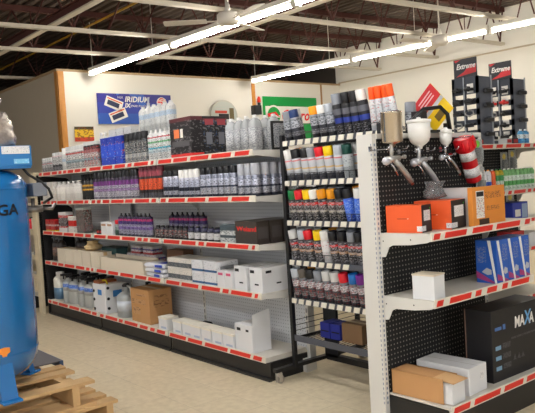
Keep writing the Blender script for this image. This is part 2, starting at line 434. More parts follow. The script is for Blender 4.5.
# small yellow poster
r = empty('small_poster', (-6.98, 1.86, 2.08))
MB().box(-0.003, 0, 0, 0.33, 0, 0.24).build('sheet', printmat('poster_yellow', [(0, (206, 60, 36)), (0.28, (236, 190, 40)), (0.8, (60, 50, 20))], ink=(120, 60, 20), density=0.45, scale=(18, 18, 30), zr=(0.1, 0.95)), r)
tag(r, 'small yellow and red poster beside the wooden corner trim', 'poster')
# black wall box with red-topped piece
r = empty('wall_speaker', (-6.985, 5.5, 2.54))
MB().box(0, 0.12, 0, 0.17, 0, 0.18, bev=0.006).build('body', black_plastic, r)
MB().box(0.12, 0.125, 0.015, 0.155, 0.015, 0.165).build('grille', mat('grille', (34, 34, 36), 0.8), r)
tag(r, 'small black box mounted below the yellow wood trim', 'speaker')
r = empty('warning_light', (-6.92, 5.66, 2.72))
MB().lathe([(0.03, 0), (0.03, 0.05), (0.01, 0.06)]).build('base', ink, r); MB().lathe([(0.035, 0.06), (0.035, 0.13), (0.02, 0.17), (0.0, 0.18)]).build('lens', mat('lens_red', (220, 50, 30), 0.3), r)
tag(r, 'small red-topped lamp above the black wall box', 'lamp')

# ------------------------------------------------------------------ long gondola
SEC = 1.25; LIPS = [1.505, 1.205, 0.885, 0.565, 0.145]; GD = 0.36
gon = empty('shelving_gondola', (-3.75, 0, 0))
tag(gon, 'long white shelving gondola with five tiers of red price strips', 'shelving')
peg_white = pegmat('pegboard_grey', (216, 218, 222), (150, 152, 158), r=0.0042)
under = mat('shelf_underside', (150, 152, 156), 0.5)
for i in range(3):
    x0 = i*SEC
    MB().box(x0+0.012, x0+SEC-0.012, GD, GD+0.012, 0.14, 1.50).build('back_panel', peg_white, gon)
for i in range(4):
    m = MB(); m.box(i*SEC-0.014, i*SEC+0.014, GD-0.006, GD+0.05, 0.0, 1.53)
    for k in range(26): m.box(i*SEC-0.004, i*SEC+0.004, GD-0.0075, GD-0.006, 0.2+k*0.05, 0.23+k*0.05, 1)
    m.box(i*SEC-0.02, i*SEC+0.02, 0.06 if i < 3 else 0.31, GD, 0.0, 0.09)
    m.build('upright', [white_metal, mat('slot_dark', (70, 72, 80))], gon)
for si, zc in enumerate(LIPS):
    for i in range(3):
        x0 = i*SEC+0.012; L_ = SEC-0.024 if i < 2 else SEC-0.04
        sh = MB()
        if zc > 0.2:
            sh.box(x0, x0+L_, 0.0, GD, zc+0.004, zc+0.012, 0); sh.box(x0, x0+L_, 0.0, 0.012, zc-0.022, zc+0.004, 0)
            sh.box(x0, x0+L_, GD-0.012, GD, zc-0.022, zc+0.004, 0)
            for k in range(1, 5): sh.box(x0+k*L_/5-0.004, x0+k*L_/5+0.004, 0.012, GD-0.012, zc-0.01, zc+0.004, 1)
        else:
            sh.box(x0, x0+L_, 0.0, GD, zc-0.02, zc+0.012, 0)
        s_ob = sh.build('shelf', [shelf_white, under], gon)
        if zc > 0.2:
            for xb in (x0-0.004, x0+L_-0.002):
                MB().prism([(0.0, zc+0.01), (0.0, zc-0.018), (0.06, zc-0.024), (GD-0.06, zc-0.05), (GD-0.01, zc-0.09), (GD-0.01, zc+0.01)], 'x', xb, xb+0.004).build('bracket', white_metal, s_ob)
        # channel per shelf, as sub-parts
        hold = s_ob
        rnd = random.Random(si*10+i)
        m = MB(); m.box(x0, x0+L_, -0.006, 0.0, zc-0.021, zc+0.021, 1); x = x0+0.015
        while x < x0+L_-0.05:
            w = rnd.choice([0.2, 0.24, 0.29, 0.08, 0.14, 0.24]); w = min(w, x0+L_-0.03-x)
            m.prism([(x, zc-0.014), (x+w-0.012, zc-0.014), (x+w, zc+0.014), (x+0.012, zc+0.014)], 'y', -0.0085, -0.006); x += w + rnd.choice([0.022, 0.035, 0.03])
        m.build('price_strip', [red_strip, tag_white], hold)
for i in range(3):
    MB().box(i*SEC+0.01, i*SEC+SEC-0.01, 0.02, 0.03, 0.0, 0.124).box(i*SEC+0.01, i*SEC+SEC-0.01, 0.005, 0.02, 0.0, 0.02).build('kickplate', black_metal, gon)
MB().box(3*SEC-0.03, 3*SEC-0.015, 0.03, GD, 0.0, 0.124).build('end_kickplate', black_metal, gon)
MB().box(-0.035, -0.015, 0.01, GD, 0.0, 1.50).build('end_panel', black_metal, gon)

# ------------------------------------------------------------------ end-cap units (local x = outwards, y = across)
peg_black = pegmat('pegboard_black', (13, 12, 13), (128, 124, 116), r=0.0043, rough=0.8)
def endcap(loc, rz, w, lips, depth, frame, label, seed, peg=None, side_brackets=True, dark_from=None):
    r = empty('end_cap_shelving', loc, rz)
    peg = peg or peg_black
    o = MB().box(0.0, w, 0.0, 0.010, 0.16, 1.50).build('back_panel', peg, r, loc=(0.0, 0, 0), rot=(0, 0, PI/2))
    for y0, y1 in ((-0.032, 0.0), (w, w+0.032)):
        m = MB(); m.box(-0.105, 0.004, y0, y1, 0, 1.53, bev=0.002)
        for k in range(54):
            m.box(0.004, 0.0052, y0+0.012, y0+0.020, 0.12+k*0.0254, 0.133+k*0.0254, 1)
            m.box(-0.008, -0.003, y0-0.0006, y0+0.001, 0.12+k*0.0254, 0.133+k*0.0254, 1)
        m.build('upright', [frame, mat('slot_blue', (120, 130, 150))], r)
    MB().box(-0.03, 0.012, 0, w, 1.505, 1.53, bev=0.002).build('top_rail', frame, r)
    depth0 = depth
    for i, zc in enumerate(lips):
        depth = 0.318 if (zc > 0.2 and depth0 > 0.38) else depth0
        m = MB()
        m.box(0.005, depth, 0.0, w, zc+0.002, zc+0.010, 0); m.box(depth-0.012, depth, 0, w, zc-0.024, zc+0.002, 0)
        for k in range(1, 4): m.box(0.02, depth-0.02, k*w/4-0.004, k*w/4+0.004, zc-0.012, zc+0.002, 1)
        s_ob = m.build('shelf', [shelf_white, under], r)
        if zc > 0.2:
            for yb in (-0.004, w):
                b = MB()
                pl = [(0.004, zc+0.012), (0.004, zc-0.115), (0.03, zc-0.112), (0.045, zc-0.085), (0.055, zc-0.062), (0.08, zc-0.050), (0.2, zc-0.044), (depth-0.02, zc-0.03), (depth, zc-0.022), (depth, zc+0.012)]
                b.prism(pl, 'y', yb, yb+0.004, 0)
                for hx, hz in ((0.02, zc-0.03), (depth-0.12, zc-0.018)): b.cyl((hx, yb-0.0006, hz), (hx, yb+0.0046, hz), 0.004, seg=8, mi=1)
                b.build('bracket', [frame, ink], s_ob)
        else:
            MB().box(0.004, depth-0.01, -0.002, 0.012, 0.0, zc-0.004).build('side_kickplate', black_metal, s_ob)
            MB().box(depth-0.025, depth-0.012, 0.0, w, 0.0, zc-0.024).build('front_kickplate', black_metal, s_ob)
        rnd = random.Random(seed+i)
        m = MB(); m.box(depth, depth+0.006, 0, w, zc-0.023, zc+0.019, 1); y = 0.01
        while y < w-0.04:
            ww = min(rnd.choice([0.14, 0.19, 0.24, 0.06, 0.1]), w-0.01-y)
            m.prism([(y, zc-0.016), (y+ww-0.012, zc-0.016), (y+ww, zc+0.012), (y+0.012, zc+0.012)], 'x', depth+0.006, depth+0.0085); y += ww + rnd.choice([0.03, 0.045])
        m.build('price_strip', [red_strip, tag_white], s_ob)
    tag(r, label, 'shelving')
    return r
E1 = (1.058, -0.05)
endcap((1.058, -0.05, 0), 0, 0.915, [1.005, 0.678, 0.165], 0.388, white_metal, 'white end-cap shelving with black pegboard and hanging spray guns', 40)
endcap((-3.90, 0.90, 0), PI, 0.915, [1.18, 0.90, 0.62, 0.40, 0.165], 0.375, shaded_white_metal, 'white end-cap shelving with shade-coloured frame at far left end, behind the blue tank', 60)
endcap((-0.08, 1.98, 0), 0, 1.22, [1.475, 1.085, 0.83, 0.58, 0.165], 0.375, white_metal, 'second end-cap shelving, farther back at the right, carrying the tool boards', 80)
# the far gondola behind that end cap
r = empty('shelving_gondola', (-3.9, 2.35, 0))
MB().box(0, 3.7, 0.2, 0.24, 0.1, 1.5).build('back_panel', peg_white, r)
for zz in (0.16, 0.6, 1.0, 1.45): MB().box(0, 3.68, -0.15, 0.2, zz, zz+0.012).box(0, 3.68, -0.156, -0.15, zz-0.025, zz+0.015).build('shelf', shelf_white, r)
MB().box(0, 3.68, -0.13, -0.12, 0, 0.14).build('kickplate', black_metal, r)
tag(r, 'far shelving gondola seen in slivers between the cans on the wire rack', 'shelving')


# ------------------------------------------------------------------ stock: builders
PROTO = {}; USED = set(); ORD = []
def place(key, loc, rot=(0, 0, 0), look=None, where=None, cat=None, group=None, sort=None, plain=None):
    """first use takes the original, later uses are copies of it and of each of its parts"""
    p = PROTO[key]
    if key not in USED:
        USED.add(key); r = p; r.location = loc; r.rotation_euler = rot
    else:
        r = dup(p, loc, rot)
    r['category'] = cat or p.get('category') or 'box'
    if group: r['group'] = group
    if plain: r['label'] = plain
    else: ORD.append((r, look, where, sort if sort is not None else loc[0]))
    return r
ORDN = ['first', 'second', 'third', 'fourth', 'fifth', 'sixth', 'seventh', 'eighth', 'ninth', 'tenth', 'eleventh', 'twelfth']
def finish_labels():
    d = {}
    for r, look, where, s in ORD: d.setdefault((look, where), []).append((s, r))
    for (look, where), l in d.items():
        l.sort(key=lambda t: t[0])
        for i, (s, r) in enumerate(l):
            if len(l) == 1: r['label'] = look + ' ' + where
            elif len(l) == 2: r['label'] = ('left ' if i == 0 else 'right ') + look + ' of the two ' + where
            else: r['label'] = look + ', ' + (ORDN[i] + ' from left' if i < len(l)-1 else 'rightmost') + ' ' + where

capmat = lambda n, c: mat('cap_'+n, c, 0.32)
CAPS = dict(white=(238, 236, 232), black=(20, 20, 24), grey=(138, 142, 150), silver=(186, 192, 200), navy=(34, 58, 110), orange=(252, 160, 20),
            hot=(250, 92, 24), red=(216, 24, 40), yellow=(248, 204, 10), green=(20, 116, 60), teal=(10, 66, 56), amber=(232, 152, 22),
            blue=(24, 112, 190), purple=(110, 26, 134), cream=(240, 208, 130), brown=(96, 88, 80), pale=(206, 206, 204), maroon=(120, 60, 72), violet=(120, 40, 140))
def can(key, r, h, body, cap, style='wide', name='spray_can', cat='spray can', capf=0.26):
    o = empty(name); o['category'] = cat
    hb = h*(1-capf) if style == 'wide' else h*0.86
    MB().lathe([(r*0.93, 0), (r, 0.004), (r, hb*0.93), (r*0.97, hb*0.95), (r*0.88, hb*0.985), (r*0.7, hb)], seg=20).build('body', body, o)
    if style == 'wide':
        MB().lathe([(r*0.93, hb*0.985), (r*0.95, hb*1.0), (r*0.93, h-0.004), (r*0.86, h), (r*0.6, h), (r*0.56, h-0.004), (0.0, h-0.004)], seg=20).build('cap', cap, o)
    else:
        MB().lathe([(r*0.45, hb), (r*0.45, hb*1.05), (r*0.25, hb*1.06), (r*0.25, h), (0, h)], seg=12).build('nozzle', cap, o)
    PROTO[key] = o
def carton(key, w, d, h, body, name='carton', cat='box', labels=(), tape=None, lid=None):
    """labels: (face 'f' or 's', u0, u1, v0, v1, material) in 0..1 of the face"""
    o = empty(name); o['category'] = cat
    b = MB(); b.box(-w/2, w/2, -d/2, d/2, 0, h, bev=min(0.0025, w*0.03)); b.build('box', body, o)
    if tape: MB().box(-w/2+0.002, w/2-0.002, -min(0.022, d*0.14), min(0.022, d*0.14), h, h+0.0008).box(-w/2-0.0008, -w/2, -0.02, 0.02, h*0.75, h+0.0008).box(w/2, w/2+0.0008, -min(0.022, d*0.14), min(0.022, d*0.14), h*0.72, h+0.0008).build('tape', tape, o)
    if lid: MB().box(-w/2-0.002, w/2+0.002, -d/2-0.002, d/2+0.002, h*0.86, h+0.002, bev=0.001).build('lid', lid, o)
    for f, u0, u1, v0, v1, mm in labels:
        if f == 'f': MB().box(-w/2+u0*w, -w/2+u1*w, -d/2-0.0012, -d/2, v0*h, v1*h).build('printed_label', mm, o)
        else: MB().box(w/2, w/2+0.0012, -d/2+u0*d, -d/2+u1*d, v0*h, v1*h).build('printed_label', mm, o)
    PROTO[key] = o
def bottle(key, r, h, body, cap, label=None, name='bottle', cat='bottle', neck=0.35, sq=None, sy=1.0, trigger=None, handle=False, lz=(0.2, 0.6), shoulder=0.72):
    o = empty(name); o['category'] = cat; zs = h*shoulder; nr = r*neck
    MB().lathe([(r*0.9, 0), (r, 0.006), (r, zs), (r*0.93, zs+h*0.05), (r*0.65, zs+h*0.12), (nr, zs+h*0.17), (nr, h*0.93)], seg=24, sy=sy, power=sq).build('body', body, o)
    if label:
        MB().lathe([(r*1.012, h*lz[0]), (r*1.012, h*lz[1])], seg=24, sy=sy, power=sq).build('wrap_label', label, o)
    if trigger:
        m = MB(); m.lathe([(nr*1.15, h*0.9), (nr*1.15, h*0.96)], seg=14)
        m.box(-r*0.25, r*0.25, -r*0.8, r*0.5, h*0.96, h*1.05, bev=0.003); m.box(-r*0.12, r*0.12, -r*0.75, -r*0.55, h*0.84, h*0.96); m.cyl((0, -r*0.8, h*1.0), (0, -r*1.05, h*1.0), r*0.16, seg=8)
        m.build('trigger_head', trigger, o)
    else:
        MB().lathe([(nr*1.15, h*0.9), (nr*1.15, h*0.99), (nr*0.9, h), (0, h)], seg=16).build('cap', cap, o)
    if handle:
        MB().tube([(r*0.2, 0, h*0.93), (r*0.75, 0, h*0.9), (r*1.0, 0, h*0.78), (r*0.95, 0, h*0.62)], r*0.13, seg=8).build('handle', body, o)
    PROTO[key] = o
def row(key, x0, n, pitch, y, z, look, where, group, sortrow=True, dy=0.0, jit=0.003, rz=0.0):
    for i in range(n):
        place(key, (x0+i*pitch, y+i*dy+random.uniform(-jit, jit), z), (0, 0, rz+random.uniform(-0.5, 0.5)), look, where, None, group)
def brow(key, xs, y, z, look, where, group, rz=0.0):
    for x in xs:
        place(key, (x, y, z), (0, 0, rz+random.uniform(-0.03, 0.03)), look, where, None, group)

# label prints
W = (232, 230, 226); G = (168, 170, 174); K = (24, 24, 28)
p_greypink = printmat('p_greypink', [(0, (150, 146, 144)), (0.45, (190, 186, 184)), (0.72, (196, 110, 120)), (0.78, (190, 188, 186))], density=0.55)
p_greywhite = printmat('p_greywhite', [(0, (120, 118, 120)), (0.3, (60, 58, 62)), (0.42, (188, 186, 184)), (0.9, (206, 180, 182))], density=0.5)
p_whitered = printmat('p_whitered', [(0, (196, 194, 190)), (0.35, (150, 170, 178)), (0.5, (216, 214, 210)), (0.78, (206, 90, 84)), (0.86, (220, 216, 212))], density=0.6)
p_blackwhite = printmat('p_blackwhite', [(0, (200, 196, 190)), (0.3, (140, 170, 176)), (0.45, (208, 206, 202)), (0.66, (176, 110, 110)), (0.8, K)], density=0.6, ink2=(190, 60, 60))
p_darklabel = printmat('p_darklabel', [(0, (110, 108, 110)), (0.25, (176, 174, 172)), (0.4, (60, 62, 66)), (0.62, K)], density=0.5, ink=(196, 190, 180), ink2=(70, 100, 120))
p_multi = printmat('p_multi', [(0, (208, 208, 206)), (0.3, (190, 204, 210)), (0.44, (90, 190, 214)), (0.5, (216, 218, 216)), (0.66, (110, 176, 120)), (0.72, (220, 220, 218)), (0.84, (210, 90, 96)), (0.89, (224, 222, 220))], density=0.45)
p_clear = printmat('p_clear', [(0, (190, 190, 186)), (0.3, (206, 206, 202)), (0.55, (170, 188, 206)), (0.72, (208, 206, 202))], density=0.3, ink=(150, 152, 156))
p_bluepack = printmat('p_bluepack', [(0, (34, 64, 176)), (0.3, (40, 80, 200)), (0.75, (30, 54, 160))], density=0.15, ink=(170, 186, 226), ink2=(232, 110, 50), scale=(30, 30, 60))
p_silver = printmat('p_silver', [(0, (70, 72, 84)), (0.16, (176, 180, 196)), (0.34, (50, 52, 66)), (0.52, (188, 190, 208)), (0.86, (214, 214, 226))], density=0.35, ink=(40, 42, 56), metal=0.55, rough=0.3)
p_silver2 = printmat('p_silver2', [(0, (60, 62, 76)), (0.14, (190, 192, 204)), (0.42, (70, 74, 92)), (0.5, (200, 202, 216)), (0.8, (150, 154, 170))], density=0.4, ink=(36, 38, 54), metal=0.55, rough=0.3)
p_purple = printmat('p_purple', [(0, (120, 118, 128)), (0.14, (180, 178, 186)), (0.38, (150, 120, 164)), (0.5, (170, 168, 180)), (0.64, (120, 40, 130)), (0.84, (40, 30, 50))], density=0.5, ink=(50, 40, 60))
p_pinkpurple = printmat('p_pinkpurple', [(0, (60, 60, 76)), (0.12, (150, 150, 166)), (0.36, (120, 96, 160)), (0.5, (150, 146, 170)), (0.62, (60, 40, 110)), (0.78, (190, 40, 110)), (0.88, (40, 30, 60))], density=0.45, ink=(30, 28, 44))
p_slash = printmat('p_slash', [(0, (80, 80, 88)), (0.2, (30, 28, 32)), (0.3, (220, 84, 44)), (0.66, (36, 30, 32)), (0.74, (150, 60, 74)), (0.9, (120, 50, 64))], density=0.4, ink=(26, 24, 28), zr=(0.05, 0.72))
p_yel = printmat('p_yel', [(0, (28, 28, 30)), (0.45, (206, 150, 40)), (0.53, (60, 50, 30)), (0.64, (200, 146, 40)), (0.72, (26, 26, 28))], density=0.25, ink=(30, 30, 32))
p_whiteb = printmat('p_whiteb', [(0, (214, 208, 200)), (0.4, (226, 220, 212)), (0.75, (216, 210, 204))], density=0.22, ink=(170, 164, 160))
p_redbox = printmat('p_redbox', [(0, (220, 190, 40)), (0.14, (176, 34, 34)), (0.45, (206, 180, 176)), (0.6, (190, 40, 40))], density=0.45, ink=(60, 30, 34))
p_redwhite = printmat('p_redwhite', [(0, (214, 210, 208)), (0.22, (190, 40, 40)), (0.3, (60, 44, 46)), (0.72, (200, 46, 46)), (0.84, (220, 216, 214))], density=0.35, ink=(220, 216, 214))
p_redsq = printmat('p_redsq', [(0, (222, 216, 208)), (0.4, (206, 44, 36)), (0.75, (226, 220, 212))], density=0.2, ink=(40, 36, 40))
p_greenbox = printmat('p_greenbox', [(0, (70, 80, 76)), (0.3, (44, 70, 64)), (0.6, (34, 60, 50)), (0.9, (170, 176, 172))], density=0.5, ink=(150, 60, 60), ink2=(160, 170, 165))
p_smallblk = printmat('p_smallblk', [(0, (24, 24, 28)), (0.15, (30, 28, 32))], density=0.45, ink=(160, 156, 152), ink2=(150, 50, 40), zr=(0.2, 0.75))
p_smallwht = printmat('p_smallwht', [(0, (20, 20, 24)), (0.16, (206, 204, 204)), (0.62, (30, 30, 36)), (0.72, (40, 40, 70))], density=0.2, ink=(120, 120, 130))
p_cardboard = mat('cardboard', (190, 142, 92), 0.75, var=0.05, vscale=6)
p_cbprint = printmat('p_cbprint', [(0, (186, 138, 88))], density=0.45, ink=(120, 80, 46), zr=(0, 1), scale=(25, 25, 70))
p_brownbox = printmat('p_brownbox', [(0, (58, 50, 46)), (0.5, (62, 54, 48))], density=0.05, ink=(80, 72, 66))
p_whitebox = mat('whitebox', (225, 225, 226), 0.5, var=0.02)
p_creambox = mat('creambox', (222, 210, 190), 0.55, var=0.03)
p_tread = printmat('p_tread', [(0, (218, 214, 206)), (0.22, (80, 86, 92)), (0.62, (222, 216, 206))], density=0.3, ink=(160, 160, 160))
p_bluebar = printmat('p_bluebar', [(0, (226, 226, 228)), (0.12, (40, 90, 140)), (0.30, (228, 228, 230))], density=0.08, ink=(90, 90, 100))
p_packs = printmat('p_packs', [(0, (176, 60, 60)), (0.25, (200, 198, 206)), (0.5, (60, 70, 140)), (0.7, (206, 204, 208))], density=0.4, ink=(150, 50, 60))
p_blkred = printmat('p_blkred', [(0, (210, 44, 40)), (0.10, (34, 30, 32)), (0.9, (90, 40, 44))], density=0.28, ink=(120, 116, 116), scale=(34, 34, 80))
p_blkgrey = printmat('p_blkgrey', [(0, (32, 30, 33)), (0.86, (110, 50, 54)), (0.94, (36, 34, 36))], density=0.35, ink=(130, 128, 128), ink2=(50, 80, 120), scale=(34, 34, 80))
p_pic = printmat('p_pic', [(0, (190, 194, 192)), (0.3, (60, 74, 80)), (0.45, (200, 204, 202)), (0.7, (70, 84, 90))], density=0.4, ink=(40, 50, 56))
clearp = mat('clear_plastic', (226, 230, 230), 0.15, trans=0.75, alpha=0.75)
milky = mat('milky_plastic', (206, 208, 204), 0.35, trans=0.25)
jugwhite = mat('jug_white', (228, 224, 212), 0.4)
liquid_blue = mat('liquid_blue', (70, 110, 140), 0.3)
bluelab = printmat('p_bluelab', [(0, (170, 168, 166)), (0.5, (70, 110, 186)), (0.85, (90, 120, 190))], density=0.2, ink=(210, 214, 220), zr=(0, 1))
cap_b = capmat('black', CAPS['black']); cap_w = capmat('white', CAPS['white'])
cap_clear = mat('cap_clear', (176, 178, 186), 0.25)
tape_m = mat('packing_tape', (206, 176, 130), 0.3)

# prototypes
can('c_grey', 0.030, 0.155, p_greypink, capmat('pale', CAPS['pale']), capf=0.2)
can('c_greyw', 0.031, 0.195, p_greywhite, capmat('pale', CAPS['pale']), capf=0.15)
can('c_tallwhite', 0.032, 0.225, p_clear, cap_w)
can('c_wr', 0.031, 0.23, p_whitered, capmat('pale', CAPS['pale']), capf=0.16)
can('c_bw', 0.032, 0.245, p_blackwhite, capmat('pale', CAPS['pale']), capf=0.12)
can('c_dark', 0.033, 0.255, p_darklabel, cap_b, capf=0.22)
can('c_multi', 0.032, 0.25, p_multi, cap_w, style='nozzle')
can('c_sb', 0.033, 0.215, p_silver, cap_b, capf=0.2)
can('c_sk', 0.033, 0.215, p_silver2, cap_b, capf=0.22)
can('c_sw', 0.033, 0.212, p_silver, cap_w, capf=0.28)
can('c_sc', 0.033, 0.22, p_silver2, cap_clear, capf=0.34)
can('c_pur', 0.032, 0.255, p_purple, cap_b, capf=0.22)
can('c_slash', 0.032, 0.275, p_slash, capmat('maroon', CAPS['maroon']), capf=0.1)
can('c_pp', 0.031, 0.20, p_pinkpurple, cap_b, style='nozzle')
bottle('b_bwhite', 0.036, 0.33, printmat('p_bwhite', [(0, (40, 36, 36)), (0.6, (50, 46, 46)), (0.68, (214, 212, 208))], density=0.2, ink=(150, 150, 150)), cap_w)
bottle('b_clear', 0.042, 0.24, p_clear, capmat('pale', CAPS['pale']), shoulder=0.78)
bottle('b_white', 0.055, 0.195, p_whiteb, cap_w, sq=4, sy=0.8)
bottle('b_yel', 0.033, 0.22, p_yel, cap_b)
bottle('b_dark', 0.05, 0.25, mat('dark_liquid', (52, 46, 44), 0.3), capmat('grey', CAPS['grey']), label=printmat('p_dk', [(0, (90, 84, 80))], ink=(190, 120, 90), density=0.4, zr=(0, 1)), trigger=mat('trig_grey', (110, 112, 116)))
bottle('b_small', 0.029, 0.105, p_smallblk, cap_b, neck=0.5, shoulder=0.74)
bottle('b_smallw', 0.030, 0.105, p_smallwht, cap_b, neck=0.55, shoulder=0.76)
bottle('j_white', 0.075, 0.30, jugwhite, cap_w, label=mat('liq', (88, 122, 150), 0.4), sq=3.5, sy=0.85, lz=(0.05, 0.45), neck=0.5)
bottle('j_clear', 0.075, 0.285, milky, cap_b, label=bluelab, sq=4, sy=0.8, trigger=black_plastic, lz=(0.45, 0.7), shoulder=0.68)
bottle('j_gallon', 0.088, 0.30, mat('gallon_plastic', (196, 200, 200), 0.3, trans=0.3), cap_b, label=mat('jug_label', (200, 206, 214)), sq=2.6, handle=True, lz=(0.2, 0.5), neck=0.25, shoulder=0.6)
carton('x_white', 0.095, 0.09, 0.20, p_whiteb)
carton('x_blue', 0.125, 0.09, 0.25, p_bluepack, name='packet', cat='packet')
carton('x_tallw', 0.125, 0.08, 0.33, p_clear)
carton('x_whited', 0.14, 0.12, 0.25, p_whitebox, tape=tape_m)
carton('x_blkred', 0.295, 0.105, 0.298, p_blkred, name='display_box', labels=(('f', 0.2, 0.45, 0.5, 0.72, mat('lab_orange', (226, 120, 70))), ('f', 0.5, 0.62, 0.5, 0.72, paper), ('f', 0.1, 0.9, 0.28, 0.42, mat('lab_dk', (90, 88, 90)))))
carton('x_blkgrey', 0.295, 0.105, 0.298, p_blkgrey, name='display_box', labels=(('s', 0.15, 0.85, 0.78, 0.92, mat('lab_pinkred', (160, 66, 74))), ('s', 0.2, 0.7, 0.3, 0.6, mat('lab_grey', (120, 122, 130)))))
carton('x_redbox', 0.11, 0.09, 0.125, p_redbox)
carton('x_redwhite', 0.18, 0.08, 0.205, p_redwhite)
carton('x_redsq', 0.14, 0.09, 0.165, p_redsq)
carton('x_green', 0.16, 0.09, 0.25, p_greenbox)
carton('x_w11', 0.105, 0.09, 0.12, p_whitebox, labels=(('f', 0.1, 0.9, 0.7, 0.85, mat('lab_tan', (190, 150, 120))),))
carton('x_pic', 0.17, 0.10, 0.125, p_pic)
carton('x_brown', 0.235, 0.105, 0.155, p_brownbox, labels=(('s', 0.1, 0.9, 0.25, 0.75, mat('lab_br', (76, 70, 68))), ))
carton('x_cream', 0.185, 0.13, 0.15, p_creambox, tape=tape_m)
carton('x_pack', 0.17, 0.10, 0.07, p_packs, name='packet', cat='packet')
carton('x_cb', 0.26, 0.10, 0.20, mat('kraft_dark', (128, 92, 66), 0.7))
carton('x_tread', 0.165, 0.20, 0.088, p_tread, labels=(('s', 0.2, 0.8, 0.3, 0.6, mat('lab_gy', (150, 150, 152))),))
carton('x_bluebar', 0.15, 0.20, 0.088, p_bluebar, labels=(('s', 0.2, 0.8, 0.3, 0.6, mat('lab_gy', (150, 150, 152))),))
carton('x_w4', 0.135, 0.27, 0.165, p_whitebox, labels=(('f', 0.08, 0.4, 0.78, 0.9, ink), ('f', 0.4, 0.7, 0.3, 0.36, ink), ('s', 0.12, 0.3, 0.78, 0.88, ink), ('s', 0.45, 0.6, 0.3, 0.36, ink)))
carton('x_w5', 0.125, 0.11, 0.10, p_whitebox, lid=mat('lid_cream', (236, 230, 216)), labels=(('f', 0.3, 0.9, 0.1, 0.25, mat('lab_lb', (180, 190, 210))), ))
carton('x_ws', 0.09, 0.14, 0.12, p_whitebox, labels=(('f', 0.2, 0.8, 0.75, 0.9, mat('lab_pink', (214, 90, 130))),))

# ------------------------------------------------------------------ stock on the long gondola
Z1, Z2, Z3, Z4, Z5 = [z+0.0125 for z in LIPS]
T1, T2, T3, T4, T5 = ('on gondola top shelf', 'on gondola second shelf', 'on gondola third shelf', 'on gondola fourth shelf', 'on gondola base shelf')
g = 'cans on the top shelf of the long gondola'
row('c_grey', -3.68, 4, 0.068, 0.05, Z1, 'short grey can with pink band', T1, g)
row('c_greyw', -3.385, 3, 0.07, 0.05, Z1, 'grey and dark banded can', T1, g)
row('c_tallwhite', -3.13, 1, 0.07, 0.05, Z1, 'taller white can beside the grey cans', T1, g)
row('c_wr', -3.045, 6, 0.07, 0.05, Z1, 'white can with red band', T1, g)
row('c_bw', -2.615, 4, 0.072, 0.05, Z1, 'pale can with black shoulder', T1, g)
row('b_bwhite', -2.54, 3, 0.09, 0.17, Z1, 'black-based white bottle', 'behind, gondola top shelf', 'bottles behind the cans')
brow('x_blue', [-2.19, -2.05, -1.95+0.04], 0.06, Z1, 'blue packet with orange print', T1, 'blue packets')
brow('x_tallw', [-2.22, -2.07, -1.93], 0.16, Z1, 'tall white packet behind blue packets', T1, 'tall white packets')
row('c_dark', -1.80, 5, 0.075, 0.05, Z1, 'black-topped dark label can', T1, g)
row('c_multi', -1.40, 5, 0.072, 0.05, Z1, 'white can with red, green and cyan bands', T1, g)
brow('x_whited', [-1.80, -1.65, -1.50, -1.35], 0.26, Z1, 'plain white carton under clear bottles', T1, 'white cartons')
row('b_clear', -1.84, 6, 0.093, 0.24, Z1+0.251, 'pale bottle standing on white cartons', T1, 'pale bottles on the cartons')
place('x_blkred', (-0.90, 0.062, Z1), (0, 0, 0), plain='foremost black display box with red print, gondola top shelf')
place('x_blkgrey', (-0.90, 0.172, Z1), (0, 0, 0), plain='middle black display box of three, gondola top shelf')
place('x_blkgrey', (-0.90, 0.283, Z1), (0, 0, 0), plain='rearmost black display box of three, gondola top shelf')
bottle('b_clam', 0.040, 0.25, mat('clamshell', (206, 208, 208), 0.2, trans=0.35), cap_w, label=printmat('p_clam', [(0, (190, 190, 190))], density=0.6, ink=(120, 122, 128), zr=(0, 1)), sq=3.5, lz=(0.08, 0.66), shoulder=0.75)
row('b_clam', -0.60, 6, 0.09, 0.29, Z1, 'clear plastic jar with grey label', 'at back right of gondola top shelf', 'clear jars')
row('b_clam', -0.50, 4, 0.09, 0.19, Z1, 'clear plastic jar with grey label', 'in front row, gondola top shelf', 'clear jars')
r = empty('hanging_card', (-0.045, 0.17, Z1))
MB().box(0, 0.012, 0, 0.14, 0, 0.19, bev=0.002).build('frame', black_plastic, r); MB().box(0.012, 0.014, 0.015, 0.125, 0.015, 0.175).build('card', printmat('p_card', [(0, (176, 178, 180))], density=0.5, ink=(60, 70, 90), zr=(0, 1)), r)
tag(r, 'black framed card at the right end of gondola top shelf', 'card')

# second shelf
brow('x_white', [-3.67, -3.57, -3.47], 0.06, Z2, 'narrow white carton', T2, 'narrow white cartons')
row('b_white', -3.34, 5, 0.118, 0.06, Z2, 'white square bottle', T2, 'white bottles')
row('c_dark', -3.10, 5, 0.075, 0.22, Z2, 'dark can behind the white bottles', T2, 'dark cans')
row('b_yel', -2.70, 3, 0.073, 0.05, Z2, 'black bottle with yellow bands', T2, 'black and yellow bottles')
row('c_pur', -2.455, 12, 0.0705, 0.05, Z2, 'purple-labelled can with black cap', T2, 'purple-labelled cans')
row('c_slash', -1.58, 5, 0.0715, 0.05, Z2, 'tall can with orange slash', T2, 'cans with orange slash')
g = 'silver cans on the second shelf'
row('c_sb', -1.205, 3, 0.072, 0.05, Z2, 'silver can with black cap', T2, g)
row('c_sw', -0.975, 4, 0.072, 0.05, Z2, 'silver can with white cap', T2, g)
row('c_sk', -0.68, 6, 0.0735, 0.05, Z2, 'banded silver can with black cap', T2, g)
row('c_sc', -0.225, 3, 0.072, 0.05, Z2, 'silver can with clear cap', T2, g)
row('c_sc', -0.225, 3, 0.072, 0.125, Z2, 'silver can with clear cap', 'in second row, gondola second shelf', g)
